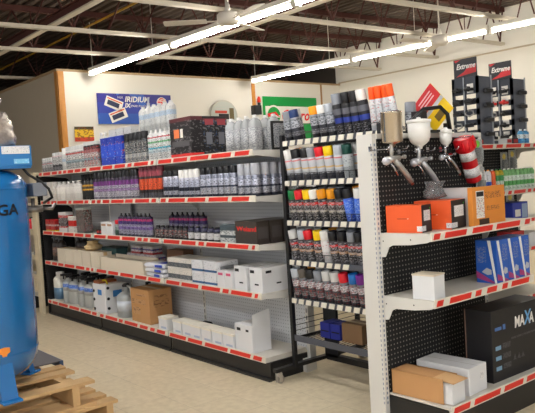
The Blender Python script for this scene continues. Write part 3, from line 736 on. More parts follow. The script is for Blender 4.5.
row('c_sc', -0.225, 3, 0.072, 0.20, Z2, 'silver can with clear cap', 'in third row, gondola second shelf', g)
row('c_sc', -0.225, 3, 0.072, 0.275, Z2, 'silver can with clear cap', 'in back row, gondola second shelf', g)

# third shelf
brow('x_redbox', [-3.65, -3.51], 0.06, Z3, 'small red and yellow carton', T3, 'small red cartons')
brow('x_redwhite', [-3.26], 0.06, Z3, 'red, white and black carton', T3, None)
brow('x_redsq', [-3.03], 0.06, Z3, 'white carton with red square', T3, None)
brow('x_green', [-2.84], 0.07, Z3, 'tall dark green carton', T3, None)
r = empty('lit_panel_patch', (-2.74, 0.30, Z3))  # added sheet, its pale colour stands in for light on the back panel
MB().box(0, 0.42, 0, 0.012, 0, 0.285).build('sheet', mat('lit_panel_grey', (190, 192, 200), 0.5), r); MB().box(-0.012, 0, -0.004, 0.016, 0, 0.29).build('lit_edge', paper, r)
tag(r, 'grey-white sheet painting the lit back panel, back of third shelf', 'sheet')
brow('x_w11', [-2.31, -2.19], 0.06, Z3, 'small white carton with tan stripe', T3, 'small white cartons')
can('c_redgreen', 0.030, 0.14, printmat('p_redgreen', [(0, (60, 90, 76)), (0.5, (150, 160, 156))], density=0.4), capmat('red', CAPS['red']), name='small_jar', cat='jar')
place('c_redgreen', (-2.085, 0.05, Z3), plain='small green jar with red lid on gondola third shelf')
carton('x_mini', 0.05, 0.05, 0.045, mat('minidark', (60, 40, 44)), labels=(('f', 0.1, 0.9, 0.3, 0.8, mat('mini_red', (180, 60, 50))),))
brow('x_mini', [-2.48, -2.42], 0.06, Z3, 'tiny dark carton', T3, 'tiny cartons')
g = 'pink and purple banded cans'
row('c_pp', -2.01, 8, 0.0705, 0.05, Z3, 'pink and purple banded can', T3, g)
row('c_pp', -1.40, 7, 0.075, 0.20, Z3, 'pink and purple banded can', 'behind the small bottles, third shelf', g)
row('b_small', -1.39, 7, 0.069, 0.055, Z3, 'small black bottle', T3, 'small bottles on the third shelf')
row('b_smallw', -0.90, 5, 0.085, 0.055, Z3, 'small black bottle with white label', T3, 'small bottles on the third shelf')
place('x_pic', (-0.40, 0.07, Z3), plain='grey and white picture carton beside the dark brown boxes')
place('x_brown', (-0.185, 0.072, Z3), plain='dark brown box with red lettering, gondola third shelf')
br_ = PROTO['x_brown']
lettering('Weiand', 0.044, br_, (-0.10, -0.0535, 0.090), FRONT, mat('letter_red', (206, 40, 36)), bold=0.0012, sx=1.55)
r2 = br_.copy(); COL.objects.link(r2); del r2['label']; r2.location = (-0.175, 0.185, Z3)
for ch in br_.children:
    if not ch.name.startswith('lettering'):
        c = ch.copy(); COL.objects.link(c); c.parent = r2
r2['label'] = 'second dark brown box, behind the red-lettered one'; r2['category'] = 'box'
r3 = r2.copy(); COL.objects.link(r3); r3.location = (-0.165, 0.298, Z3)
for ch in list(r2.children):
    c = ch.copy(); COL.objects.link(c); c.parent = r3
r3['label'] = 'rearmost dark brown box, against the pegboard'

# fourth shelf
row('b_dark', -3.64, 2, 0.115, 0.10, Z4, 'dark spray bottle with grey trigger', T4, 'dark spray bottles')
row('b_dark', -3.38, 2, 0.115, 0.25, Z4, 'dark spray bottle with grey trigger', 'behind cream cartons', 'dark spray bottles')
brow('x_cream', [-3.34, -3.14, -2.94, -2.74, -2.54], 0.08, Z4, 'cream carton', T4, 'cream cartons')
m = MB(); rr = random.Random(3)
m.lathe([(0.02, 0.0), (0.085, 0.012), (0.09, 0.04), (0.06, 0.06), (0.045, 0.075), (0.06, 0.09)], seg=14)
for v in m.bm.verts: v.co += Vector((rr.uniform(-1, 1), rr.uniform(-1, 1), rr.uniform(0, 0.4)))*0.009
r = m.build('crumpled_bag', mat('bag_tan', (206, 178, 130), 0.6)); r.location = (-2.74, 0.10, Z4+0.152)
tag(r, 'crumpled tan bag lying on the fourth cream carton', 'bag')
r = empty('tray', (-2.54, 0.22, Z4)); MB().box(-0.15, 0.15, -0.06, 0.06, 0, 0.17, bev=0.004).build('tub', mat('teal_tub', (56, 92, 92), 0.5), r); MB().box(-0.155, 0.155, -0.065, 0.065, 0.17, 0.182).build('lid', mat('teal_lid', (40, 62, 64), 0.5), r)
tag(r, 'dark teal tub behind the cream cartons, fourth shelf', 'tub')
# long low display tray
r = empty('display_tray', (-2.02, 0.09, Z4))
m = MB(); m.box(-0.40, 0.40, -0.075, -0.070, 0, 0.115); m.box(-0.40, 0.40, 0.070, 0.075, 0, 0.13); m.box(-0.40, -0.395, -0.07, 0.07, 0, 0.12); m.box(0.395, 0.40, -0.07, 0.07, 0, 0.12); m.box(-0.395, 0.395, -0.07, 0.07, 0, 0.004)
m.build('tray', p_creambox, r); MB().box(-0.38, 0.38, -0.065, 0.065, 0.006, 0.10).build('folded_sheet', mat('sheet_cream', (214, 206, 190)), r)
tag(r, 'long low cream cardboard tray on gondola fourth shelf', 'tray')
for k, (x, zz) in enumerate([(-2.26, 0), (-2.08, 0), (-1.90, 0), (-1.72, 0), (-2.17, 0.071), (-1.99, 0.071), (-1.81, 0.071), (-2.08, 0.142), (-1.86, 0.142)]):
    place('x_pack', (x, 0.25, Z4+zz), (0, 0, 0), 'red, white and blue flat packet', ('bottom layer behind cream tray', 'middle layer behind cream tray', 'top layer behind cream tray')[int(round(zz/0.071))], None, 'flat packets')
place('x_cb', (-1.44, 0.27, Z4), plain='dark brown carton behind the white packets, fourth shelf')
r = None
for k in range(3):
    rr = random.Random(20+k); m = MB(); m.box(-0.15, 0.15, -0.08, 0.08, 0, 0.032, bev=0.012)
    for v in m.bm.verts: v.co += Vector((rr.uniform(-1, 1), rr.uniform(-1, 1), rr.uniform(-0.5, 0.5)))*0.004
    r = empty('poly_packet', (-1.44, 0.095, Z4+0.004+k*0.038), (k-1)*0.08)
    m.build('pouch', mat('poly_white', (226, 226, 230), 0.3), r); MB().box(0.03, 0.13, -0.06, 0.06, 0.036, 0.0372).box(0.02, 0.12, -0.0905, -0.089, 0.006, 0.026).build('blue_print', mat('poly_blue', (40, 66, 170), 0.4), r)
    tag(r, ('bottom', 'middle', 'top')[k] + ' white plastic packet with blue print, fourth shelf stack', 'packet', 'white plastic packets')
for i, x in enumerate((-1.14, -0.97)):
    for k in range(2):
        place('x_tread', (x, 0.115, Z4+k*0.0895), (0, 0, 0), 'white carton with grey picture, ' + ('lower' if k == 0 else 'upper') + ' layer', T4, None, 'white cartons with grey picture')
for i, x in enumerate((-0.80, -0.635)):
    for k in range(2):
        place('x_bluebar', (x, 0.115, Z4+k*0.0895), (0, 0, 0), 'white carton with blue bar, ' + ('lower' if k == 0 else 'upper') + ' layer', T4, None, 'white cartons with blue bar')
brow('x_ws', [-0.505, -0.41], 0.085, Z4, 'small white carton with pink mark', T4, 'small pink-marked cartons')
place('x_w4', (-0.285, 0.16, Z4), plain='left of two larger white cartons, right end of fourth shelf')
place('x_w4', (-0.115, 0.16, Z4), plain='right larger white carton at the end of fourth shelf')

# base shelf
place('j_white', (-3.62, 0.10, Z5), plain='white jug with blue lower label on the base shelf')
row('j_clear', -3.40, 4, 0.185, 0.10, Z5, 'milky jug with blue label and black trigger', T5, 'milky trigger jugs')
row('j_clear', -3.30, 4, 0.185, 0.26, Z5, 'milky jug with blue label and black trigger', 'in back, base shelf', 'milky trigger jugs')
r = empty('white_case', (-2.52, 0.13, Z5))
MB().box(-0.13, 0.13, -0.11, 0.11, 0, 0.27, bev=0.008).build('case', p_whitebox, r)
MB().box(-0.12, -0.0, -0.10, 0.08, 0.27, 0.295).build('brown_flap', mat('flap_brown', (150, 84, 48)), r)
MB().tube([(-0.02, -0.06, 0.27), (0.0, -0.06, 0.30), (0.06, -0.06, 0.305), (0.09, -0.06, 0.27)], 0.008).build('handle', mat('handle_yellow', (226, 196, 40)), r)
MB().box(-0.02, 0.06, -0.1115, -0.11, 0.17, 0.22).box(0.13, 0.1315, -0.03, 0.06, 0.15, 0.21).build('blue_label', mat('case_blue', (60, 130, 196)), r)
m = MB()
for (yy, zz) in ((-0.08, 0.05), (-0.08, 0.14), (-0.08, 0.24), (0.08, 0.02), (0.08, 0.24)): m.cyl((0.13, yy, zz), (0.137, yy, zz), 0.014, seg=10)
for zz in (0.03, 0.12, 0.2): m.cyl((-0.10, -0.11, zz), (-0.10, -0.117, zz), 0.014, seg=10)
m.box(0.13, 0.135, 0.045, 0.055, 0.05, 0.13); m.build('corner_knob', ink, r)
tag(r, 'white boxy case with blue label and black knobs, base shelf', 'case')
place('j_gallon', (-2.13, 0.11, Z5), plain='clear gallon jug left of the cardboard box, base shelf')
place('j_gallon', (-2.02, 0.27, Z5), plain='second clear jug, half hidden behind the cardboard box')
r = empty('cardboard_box', (-1.765, 0.15, Z5))
MB().box(-0.16, 0.16, -0.11, 0.11, 0, 0.29, bev=0.003).build('box', p_cardboard, r)
MB().box(-0.13, 0.0, -0.1115, -0.11, 0.07, 0.13).box(-0.14, 0.10, -0.1115, -0.11, 0.16, 0.20).box(-0.06, 0.12, -0.1115, -0.11, 0.23, 0.25).box(0.16, 0.1612, -0.07, 0.08, 0.14, 0.20).box(0.16, 0.1612, -0.06, 0.07, 0.22, 0.24).build('print', p_cbprint, r)
MB().box(-0.162, 0.162, -0.022, 0.022, 0.29, 0.2908).build('tape', tape_m, r)
tag(r, 'brown cardboard box standing on the gondola base shelf', 'box')
brow('x_w5', [-1.37, -1.15, -1.01], 0.075, Z5, 'small white lidded carton', T5, 'small white lidded cartons')
brow('x_w5', [-0.87, -0.73, -0.59, -0.455], 0.065, Z5, 'small white lidded carton', T5, 'small white lidded cartons')
r = empty('open_carton', (-0.285, 0.10, Z5))
m = MB(); m.box(-0.095, 0.095, -0.08, 0.08, 0, 0.185, bev=0.003); m.build('box', p_whitebox, r)
MB().prism([(-0.08, 0.0), (0.08, 0.0), (0.08, 0.285), (-0.07, 0.26)], 'x', 0.098, 0.101).build('flap', p_whitebox, r)
MB().box(-0.07, -0.03, -0.0815, -0.08, 0.14, 0.16).build('black_mark', ink, r); MB().box(0.03, 0.06, -0.0815, -0.08, 0.14, 0.155).build('black_mark', ink, r)
tag(r, 'white carton with raised flap at right end of base shelf', 'box')
r = empty('tool_bar', (-0.98, 0.30, Z5)); MB().tube([(-0.12, 0, 0.02), (0.25, 0, 0.02)], 0.015).build('shaft', black_plastic, r); MB().tube([(-0.2, 0, 0.025), (-0.12, 0, 0.025)], 0.024).build('grip', black_plastic, r)
tag(r, 'black bar lying at the back of the base shelf', 'bar')

# ------------------------------------------------------------------ wire can rack on castors
rk = empty('wire_can_rack', (0.085, 0.0, 0))
RW = 0.83
for (xx, yy) in ((0, 0.155), (RW, 0.155), (0, 0.76), (RW, 0.76)):
    MB().box(xx-0.013, xx+0.013, yy-0.013, yy+0.013, 0.09, 1.60).build('post', rack_black, rk)
for xx in (-0.03, RW-0.02):
    MB().box(xx-0.02+0.0, xx+0.02, 0.0, 0.84, 0.075, 0.10, bev=0.003).build('foot', rack_black, rk)
for (xx, yy) in ((-0.03, 0.035), (RW-0.02, 0.035), (-0.03, 0.81), (RW-0.02, 0.81)):
    c_ = MB().box(xx-0.017, xx+0.017, yy-0.012, yy+0.012, 0.045, 0.075).box(xx-0.019, xx-0.015, yy-0.014, yy+0.014, 0.015, 0.07).box(xx+0.015, xx+0.019, yy-0.014, yy+0.014, 0.015, 0.07).build('caster', chrome, rk)
    MB().cyl((xx-0.012, yy+0.006, 0.028), (xx+0.012, yy+0.006, 0.028), 0.028, seg=18).build('wheel', mat('wheel_grey', (150, 140, 128), 0.5), c_)
MB().box(0.0, RW, 0.44, 0.48, 0.075, 0.115).build('crossbar', rack_black, rk)
MB().box(-0.012, 0.11, 0.44, 0.46, 0.10, 1.58).build('spine_panel', rack_black, rk)
MB().box(0.11, RW, 0.445, 0.455, 0.56, 1.56).build('divider_panel', mat('divider_black', (20, 20, 22), 0.7), rk)
RL = [1.545, 1.290, 1.035, 0.780, 0.530]
SL = math.radians(9.5)
RWB = RW
for i, zc in enumerate(RL):
    RW = 0.935 if i == 0 else RWB
    m = MB(); m.box(0.0, RW, 0.148, 0.156, zc-0.018, zc+0.018, 0); 
    L_ = 0.29
    for k in range(24): 
        x = 0.02+k*(RW-0.04)/23; m.cyl((x, 0.158, zc-0.004), (x, 0.158+L_*math.cos(SL), zc-0.004+L_*math.sin(SL)), 0.002, seg=5, mi=1)
    for t in (0.05, 0.5, 0.98): m.cyl((0.0, 0.158+t*L_*math.cos(SL), zc-0.008+t*L_*math.sin(SL)), (RW, 0.158+t*L_*math.cos(SL), zc-0.008+t*L_*math.sin(SL)), 0.003, seg=5, mi=1)
    m.cyl((0.0, 0.152, zc+0.06), (RW, 0.152, zc+0.06), 0.0022, seg=5, mi=1)
    for t in (0.04, 0.10): m.cyl((0.0, 0.158, zc+t), (0.0, 0.45, zc+t+0.04), 0.002, seg=5, mi=1)
    for k in range(1, 10): x = k*(RW/10); m.cyl((x, 0.152, zc+0.0), (x, 0.152, zc+0.06), 0.0018, seg=5, mi=1)
    s_ob = m.build('shelf', [rack_grey, rack_black], rk)
    n = 13 if i == 0 else 12; w_ = RW/n; t = MB()
    for k in range(n):
        if i == 3 and k > 7: continue
        t.prism([(k*w_+0.006, zc-0.016), (k*w_+0.052, zc-0.016), (k*w_+0.062, zc+0.016), (k*w_+0.016, zc+0.016)], 'y', 0.1445, 0.148)
    t.build('price_tag_strip', tag_white, s_ob)
# rear side of the rack
RW = RWB
m = MB(); m.box(0.0, RW, 0.752, 0.760, 1.527, 1.563, 0)
for k in range(24): x = 0.02+k*(RW-0.04)/23; m.cyl((x, 0.46, 1.541), (x, 0.75, 1.541), 0.002, seg=5, mi=1)
m.build('rear_shelf', [rack_grey, rack_black], rk)
# bottom basket
m = MB(); zc = 0.284
m.box(0.0, RW, 0.148, 0.156, zc-0.02, zc+0.02, 0)
for k in range(28): x = 0.015+k*(RW-0.03)/27; m.cyl((x, 0.156, zc-0.01), (x, 0.74, zc-0.01), 0.0022, seg=5, mi=1)
for t in (0.17, 0.35, 0.55, 0.73): m.cyl((0, t, zc-0.015), (RW, t, zc-0.015), 0.003, seg=5, mi=1)
for xx in (0.0, RW):
    for t in (0.04, 0.075, 0.11): m.cyl((xx, 0.156, zc+t), (xx, 0.75, zc+t), 0.0025, seg=5, mi=1)
    m.box(xx-0.004, xx+0.004, 0.156, 0.75, zc-0.02, zc+0.0, 1)
for t in (0.03, 0.07, 0.11): m.cyl((0, 0.745, zc+t), (RW, 0.745, zc+t), 0.0025, seg=5, mi=1)
m.build('basket', [rack_grey, rack_black], rk)
MB().box(0.11, RW, 0.752, 0.758, 0.12, 1.52).build('dark_backing', mat('divider_black', (20, 20, 22), 0.7), rk)  # added black panel keeps the view through the basket dark
tag(rk, 'black wire rack on castors holding rows of spray paint', 'rack')

# spray paint on the rack
p_r1 = printmat('p_r1', [(0, (36, 36, 44)), (0.22, (150, 152, 160)), (0.4, (60, 62, 72)), (0.55, (176, 180, 188)), (0.85, (150, 154, 160))], density=0.55, ink=(40, 42, 50), metal=0.2)
p_r1b = printmat('p_r1b', [(0, (24, 24, 30)), (0.28, (30, 30, 36)), (0.40, (40, 60, 150)), (0.56, (26, 26, 34)), (0.66, (96, 96, 104)), (0.84, (24, 24, 28))], density=0.4, ink=(150, 150, 160), zr=(0.05, 0.34))
p_r1o = printmat('p_r1o', [(0, (180, 182, 188)), (0.2, (206, 208, 212)), (0.8, (216, 216, 218))], density=0.22, ink=(110, 112, 120), ink2=(206, 60, 50), zr=(0.15, 0.95))
p_r2 = printmat('p_r2', [(0, (70, 72, 80)), (0.3, (176, 180, 188)), (0.45, (196, 198, 204)), (0.52, (210, 176, 120)), (0.58, (190, 194, 200)), (0.86, (208, 120, 124)), (0.92, (206, 208, 212))], density=0.5, ink=(36, 38, 46), zr=(0.03, 0.36))
p_r2g = printmat('p_r2g', [(0, (150, 156, 160)), (0.5, (176, 182, 186))], density=0.3, ink=(90, 96, 100))
p_r3 = printmat('p_r3', [(0, (60, 60, 64)), (0.12, (34, 34, 38)), (0.42, (176, 172, 160)), (0.5, (60, 58, 60)), (0.72, (206, 44, 44)), (0.84, (40, 40, 44))], density=0.5, ink=(170, 168, 170))
p_r3b = printmat('p_r3b', [(0, (40, 76, 176)), (0.3, (60, 110, 220)), (0.9, (50, 96, 206))], density=0.45, ink=(150, 180, 230))
p_r4 = printmat('p_r4', [(0, (90, 88, 92)), (0.2, (50, 46, 50)), (0.45, (190, 150, 110)), (0.55, (60, 52, 54)), (0.72, (206, 48, 50)), (0.82, (60, 58, 62))], density=0.5, ink=(176, 176, 182))
p_r4w = printmat('p_r4w', [(0, (206, 206, 208)), (0.5, (224, 224, 226))], density=0.15, ink=(190, 80, 84))
p_r5 = printmat('p_r5', [(0, (60, 62, 68)), (0.2, (150, 152, 156)), (0.4, (70, 72, 78)), (0.6, (206, 206, 210)), (0.85, (120, 122, 128))], density=0.5, ink=(50, 50, 58), ink2=(170, 60, 60), metal=0.15)
RACKN = ['top row', 'second row', 'third row', 'fourth row', 'bottom row']
def rcan(row_i, x, cap, body, bkey, h=0.20, r=0.0325, capname=None, back=False, capf=0.27):
    key = 'rk_%s_%s_%s' % (cap, bkey, h)
    if key not in PROTO: can(key, r, h, body, capmat(cap, CAPS[cap]), capf=capf)
    zc = RL[row_i]; yb = 0.20 if not back else 0.275
    z = zc + 0.0035 + (yb-0.158)*math.tan(SL) - 0.002 + 0.0045
    nm = {'hot': 'orange', 'pale': 'pale grey', 'teal': 'dark green'}.get(cap, cap)
    place(key, (x, yb, z), (SL, 0, random.uniform(-0.4, 0.4)), nm + '-capped spray can', ('in ' if not back else 'behind ') + 'rack ' + RACKN[row_i], 'spray can', 'spray paint on the wire rack')
xo = 0.055
for x, c, b, k, h in [(0.125, 'grey', p_r1, 'a', 0.195), (0.20, 'navy', p_r1, 'a', 0.20), (0.375, 'orange', p_r1, 'a', 0.20), (0.448, 'white', p_r1, 'a', 0.20), (0.52, 'silver', p_r1, 'a', 0.20),
                      (0.588, 'grey', p_r1b, 'b', 0.25), (0.655, 'black', p_r1b, 'b', 0.25), (0.722, 'black', p_r1b, 'b', 0.25), (0.789, 'white', p_r1b, 'b', 0.25)]:
    rcan(0, x, c, b, k, h, capf=0.24)
for x in (0.848, 0.897, 0.946, 0.995): rcan(0, x, 'hot', p_r1o, 'o', 0.25, 0.024, capf=0.26)
for x, c in zip([0.125, 0.197, 0.269, 0.341, 0.413, 0.485, 0.557], ['white', 'black', 'black', 'grey', 'red', 'yellow', 'silver']): rcan(1, x, c, p_r2, 'c', 0.205)
rcan(1, 0.63, 'teal', p_r2g, 'g', 0.205)
rcan(1, 0.78, 'black', p_r3, 'd', 0.19); rcan(1, 0.86, 'black', p_r3, 'd', 0.19)
for x, c in zip([0.125, 0.197, 0.269, 0.341, 0.413, 0.485, 0.557], ['green', 'red', 'yellow', 'white', 'amber', 'amber', 'black']): rcan(2, x, c, p_r3, 'd')
rcan(2, 0.629, 'black', p_r3b, 'e'); rcan(2, 0.70, 'white', p_r3b, 'e'); rcan(2, 0.772, 'white', p_r3b, 'e'); rcan(2, 0.845, 'black', p_r3, 'd')
for x, c in zip([0.125, 0.197, 0.269, 0.341], ['pale', 'silver', 'red', 'yellow']): rcan(3, x, c, p_r4, 'f')
rcan(3, 0.413, 'white', p_r4w, 'w')
for x, c in zip([0.485, 0.557, 0.629, 0.70, 0.772, 0.845], ['black', 'black', 'grey', 'black', 'grey', 'black']): rcan(3, x, c, p_r4, 'f')
for x, c in zip([0.125, 0.197, 0.269, 0.341, 0.413, 0.485, 0.557, 0.629, 0.70, 0.772, 0.845], ['silver', 'brown', 'black', 'grey', 'pale', 'pale', 'red', 'blue', 'purple', 'cream', 'silver']): rcan(4, x, c, p_r5, 'h')
for ri in range(5):
    for j, x in enumerate([0.135, 0.207, 0.279, 0.351, 0.423, 0.495, 0.567, 0.639, 0.71, 0.782]):
        if ri == 0 and j in (1, 2, 3, 8, 9): continue
        c = ['pale', 'silver', 'black', 'amber', 'pale', 'grey', 'black', 'brown', 'black', 'grey'][(j+ri*3) % 10]
        rcan(ri, x, c, [p_r1, p_r2, p_r3, p_r4, p_r5][ri], 'q%d' % ri, 0.20, back=True)

# stock in the rack's basket and on its rear side
carton('x_bl', 0.085, 0.12, 0.10, mat('blue_carton', (40, 50, 150), 0.5), labels=(('f', 0.1, 0.9, 0.42, 0.5, ink),))
place('x_bl', (0.25, 0.34, 0.279), plain='left blue carton in the wire rack basket')
place('x_bl', (0.345, 0.34, 0.279), plain='right blue carton in the wire rack basket')
carton('x_kb', 0.17, 0.12, 0.12, mat('kraft_dim', (140, 108, 76), 0.7), tape=tape_m)
place('x_kb', (0.49, 0.34, 0.279), plain='brown carton in the wire rack basket')
ZR = 1.5435
can('c_gtop', 0.036, 0.20, p_r1, capmat('grey', CAPS['grey']), capf=0.3)
place('c_gtop', (0.76, 0.62, ZR), plain='grey-capped can at the back of the rack, left of the red and yellow card')
r = empty('blister_card', (0.855, 0.72, ZR+0.002)); Mx = Matrix.Translation((0, 0, 0.152)) @ Matrix.Rotation(math.radians(-43), 4, 'Y')
def tilted(boxes, name, mats, par):
    m = MB()
    for b in boxes: m.box(*b[:6], b[6], M=Mx)
    return m.build(name, mats, par)
tilted([(-0.095, 0.095, -0.002, 0.002, -0.11, 0.12, 0)], 'card', mat('card_yellow', (240, 196, 20), 0.4), r)
tilted([(-0.095, 0.095, -0.004, -0.0022, 0.015, 0.12, 0), (-0.095, 0.095, -0.0045, -0.0022, -0.012, 0.012, 1)], 'red_header', [mat('card_red', (200, 30, 36), 0.4), mat('card_silver', (190, 190, 196), 0.4)], r)
tilted([(-0.06, 0.06, -0.0055, -0.0041, 0.085-k*0.02, 0.093-k*0.02, 0) for k in range(3)], 'print', mat('print_pink', (236, 190, 190), 0.5), r)
tilted([(-0.03, 0.05, -0.0055, -0.0024, -0.09, -0.045, 0)], 'picture', mat('card_dark', (110, 86, 30), 0.5), r)
tag(r, 'red and yellow card tilted on its corner above the spray guns', 'card')
r = empty('black_handle', (0.60, 0.55, ZR)); MB().tube([(-0.06, 0, 0.012), (-0.055, 0, 0.12), (-0.02, 0, 0.165), (0.10, 0, 0.165), (0.13, 0, 0.13), (0.14, 0, 0.012)], 0.012).build('grip', black_plastic, r)
MB().box(-0.08, 0.16, -0.02, 0.02, 0, 0.012).build('foot_plate', black_plastic, r)
tag(r, 'black looped handle behind the orange-capped cans', 'handle')
r = empty('black_handle', (1.072, 0.39, 1.5305)); MB().tube([(-0.03, -0.10, 0.012), (-0.03, -0.10, 0.08), (0.0, -0.05, 0.13), (0.03, 0.06, 0.14), (0.04, 0.11, 0.10), (0.045, 0.12, 0.012)], 0.012).build('grip', black_plastic, r)
MB().box(-0.045, 0.06, -0.12, 0.135, 0, 0.012).build('foot_plate', black_plastic, r)
tag(r, 'black arched handle in front of the red and yellow card', 'handle')
carton('x_blk', 0.07, 0.06, 0.13, mat('dark_carton', (40, 36, 40), 0.5), labels=(('f', 0.1, 0.9, 0.5, 0.7, mat('lab_r2', (176, 50, 40))),))
place('x_blk', (0.90-0.03, 0.56, ZR), plain='small dark carton right of the red and yellow card')

# ------------------------------------------------------------------ stock on the front end cap
ZA, ZB, ZC = 1.0155, 0.6885, 0.1755
orange = mat('orange_carton', (226, 88, 34), 0.5)
sticker = printmat('sticker', [(0, (232, 230, 228))], density=0.3, ink=(130, 130, 138), zr=(0.15, 0.9), scale=(150, 150, 320))
def gunbox(loc, rz, w, d, h, label):
    r = empty('product_box', loc, rz)
    MB().box(-w/2, w/2, -d/2, d/2, 0, h, bev=0.002).build('box', orange, r)
    MB().box(w/2, w/2+0.001, -d/2+0.001, d/2-0.001, 0.001, h-0.001).build('black_end', mat('end_black', (28, 27, 30), 0.5), r)
    MB().box(w/2+0.001, w/2+0.0018, -d*0.3, d*0.34, h*0.42, h*0.8).build('sticker', sticker, r)
    MB().box(w/2+0.001, w/2+0.0018, -d/2-0.002, -d*0.12, 0.008, 0.034).box(w*0.36, w/2, -d/2-0.0012, -d/2, 0.008, 0.034).build('price_sticker', sticker, r)
    MB().cyl((w/2+0.001, d*0.36, h*0.86), (w/2+0.0018, d*0.36, h*0.86), 0.004, seg=8).build('green_dot', mat('dot_green', (60, 210, 70), 0.5), r)
    MB().box(-w*0.18, 0.02, -d/2-0.0008, -d/2, h*0.50, h*0.525).box(0.02, w*0.14, -d/2-0.0008, -d/2, h*0.505, h*0.52, 1).build('print', [mat('print_dk', (150, 50, 20)), paper], r)
    tag(r, label, 'box', None)
gunbox((1.170, 0.045, ZA), math.radians(12), 0.20, 0.11, 0.14, 'foremost orange box with black end and white sticker')
gunbox((1.205, 0.262, ZA), math.radians(10), 0.21, 0.17, 0.15, 'second orange box with black end, beside the orange packet')
r = empty('carton', (1.19, 0.41, ZA)); MB().box(-0.105, 0.105, -0.02, 0.02, 0, 0.205, bev=0.002).build('box', mat('carton_pale', (214, 214, 212), 0.5), r); MB().box(0.105, 0.106, -0.018, 0.018, 0.004, 0.2).build('blue_edge', mat('edge_blue', (176, 200, 220), 0.5), r)
tag(r, 'thin pale carton standing behind the second orange box', 'box')
rr = random.Random(5); m = MB(); m.lathe([(0.03, 0.0), (0.055, 0.015), (0.05, 0.05), (0.04, 0.08), (0.055, 0.115)], seg=12)
for v in m.bm.verts: v.co += Vector((rr.uniform(-1, 1), rr.uniform(-1, 1), rr.uniform(0, 1)))*0.010
r = m.build('plastic_bag', mat('bag_clear', (170, 170, 170), 0.15, trans=0.6, alpha=0.7, bump=0.6, bscale=60)); r.location = (1.17, 0.27, ZA+0.152); r.scale = (1.0, 1.0, 0.8)
tag(r, 'crumpled clear plastic bag on the second orange box', 'bag')
r = empty('orange_packet', (1.345, 0.355, ZA), math.radians(3))
MB().box(-0.028, 0, 0, 0.335, 0, 0.205, bev=0.002).build('box', mat('packet_orange', (224, 140, 52), 0.5, var=0.05), r)
MB().box(0, 0.001, 0.035, 0.115, 0.04, 0.185).build('white_label', printmat('lab_tools', [(0, (232, 228, 220)), (0.75, (236, 234, 228))], density=0.3, ink=(190, 70, 40), ink2=(90, 90, 90), zr=(0.05, 0.75)), r)
MB().box(0.001, 0.0016, 0.040, 0.110, 0.155, 0.18).build('black_band', ink, r)
MB().box(0, 0.001, 0.06, 0.16, 0.004, 0.034).build('picture', mat('pic_brown', (60, 40, 30)), r)
MB().box(0, 0.001, 0.13, 0.29, 0.14, 0.175).box(0, 0.001, 0.14, 0.27, 0.075, 0.10).build('print', printmat('pkprint', [(0, (216, 130, 46))], density=0.5, ink=(120, 70, 30), zr=(0, 1)), r)
tag(r, 'large orange packet with white label, standing upright on end cap', 'packet')
# middle shelf
r = empty('carton', (1.295, 0.02, ZB), math.radians(6))
MB().box(-0.062, 0.062, -0.05, 0.05, 0, 0.118, bev=0.002).build('box', p_whitebox, r); MB().box(-0.064, 0.064, -0.052, 0.052, 0.118, 0.126, bev=0.001).build('lid', mat('lid_warm', (220, 206, 184), 0.5), r)
tag(r, 'small plain white carton alone on the end cap middle shelf', 'box')
blue = mat('blue_box', (34, 92, 186), 0.4); pinkm = mat('stripe_pink', (176, 60, 120), 0.4); txtm = printmat('bluetext', [(0, (40, 96, 188))], density=0.5, ink=(150, 150, 170), zr=(0, 1), scale=(60, 60, 200))
for k, (y, lab) in enumerate(((0.583, 'foremost of three blue boxes with pink stripe'), (0.694, 'middle of three blue boxes with pink stripe'), (0.805, 'rearmost of three blue boxes with pink stripe'))):
    r = empty('product_box', (1.298, y, ZB))
    MB().box(-0.065, 0.065, -0.055, 0.055, 0, 0.235, bev=0.002).build('box', blue, r)
    MB().prism([(-0.052, 0.235), (-0.030, 0.235), (0.015, 0.0), (0.0, 0.0)], 'x', 0.065, 0.0662).prism([(0.010, 0.235), (0.030, 0.235), (0.062, 0.0), (0.050, 0.0)], 'y', -0.0562, -0.055).build('white_band', paper, r)
    MB().prism([(-0.055, 0.055), (0.055, 0.01), (0.055, 0.0), (-0.055, 0.02)], 'x', 0.065, 0.0658).prism([(-0.065, 0.065), (0.045, 0.01), (0.045, 0.0), (-0.065, 0.025)], 'y', -0.0558, -0.055).build('pink_stripe', pinkm, r)
    MB().box(0.065, 0.0657, 0.0, 0.048, 0.12, 0.21).build('print', txtm, r); MB().box(-0.055, 0.0, -0.0557, -0.055, 0.11, 0.2).build('print', txtm, r)
    m = MB(); m.prism([(-0.03, 0.06), (0.0, 0.085), (0.03, 0.075), (0.03, 0.05), (0.005, 0.045)], 'y', -0.0558, -0.055); m.build('picture', mat('pic_gry', (190, 190, 196)), r); m = MB(); m.prism([(0.005, 0.06), (0.02, 0.085), (0.045, 0.075), (0.045, 0.05), (0.02, 0.045)], 'x', 0.065, 0.0658)
    m.build('picture', mat('pic_gry', (190, 190, 196)), r)
    tag(r, lab + ', end cap middle shelf', 'box')
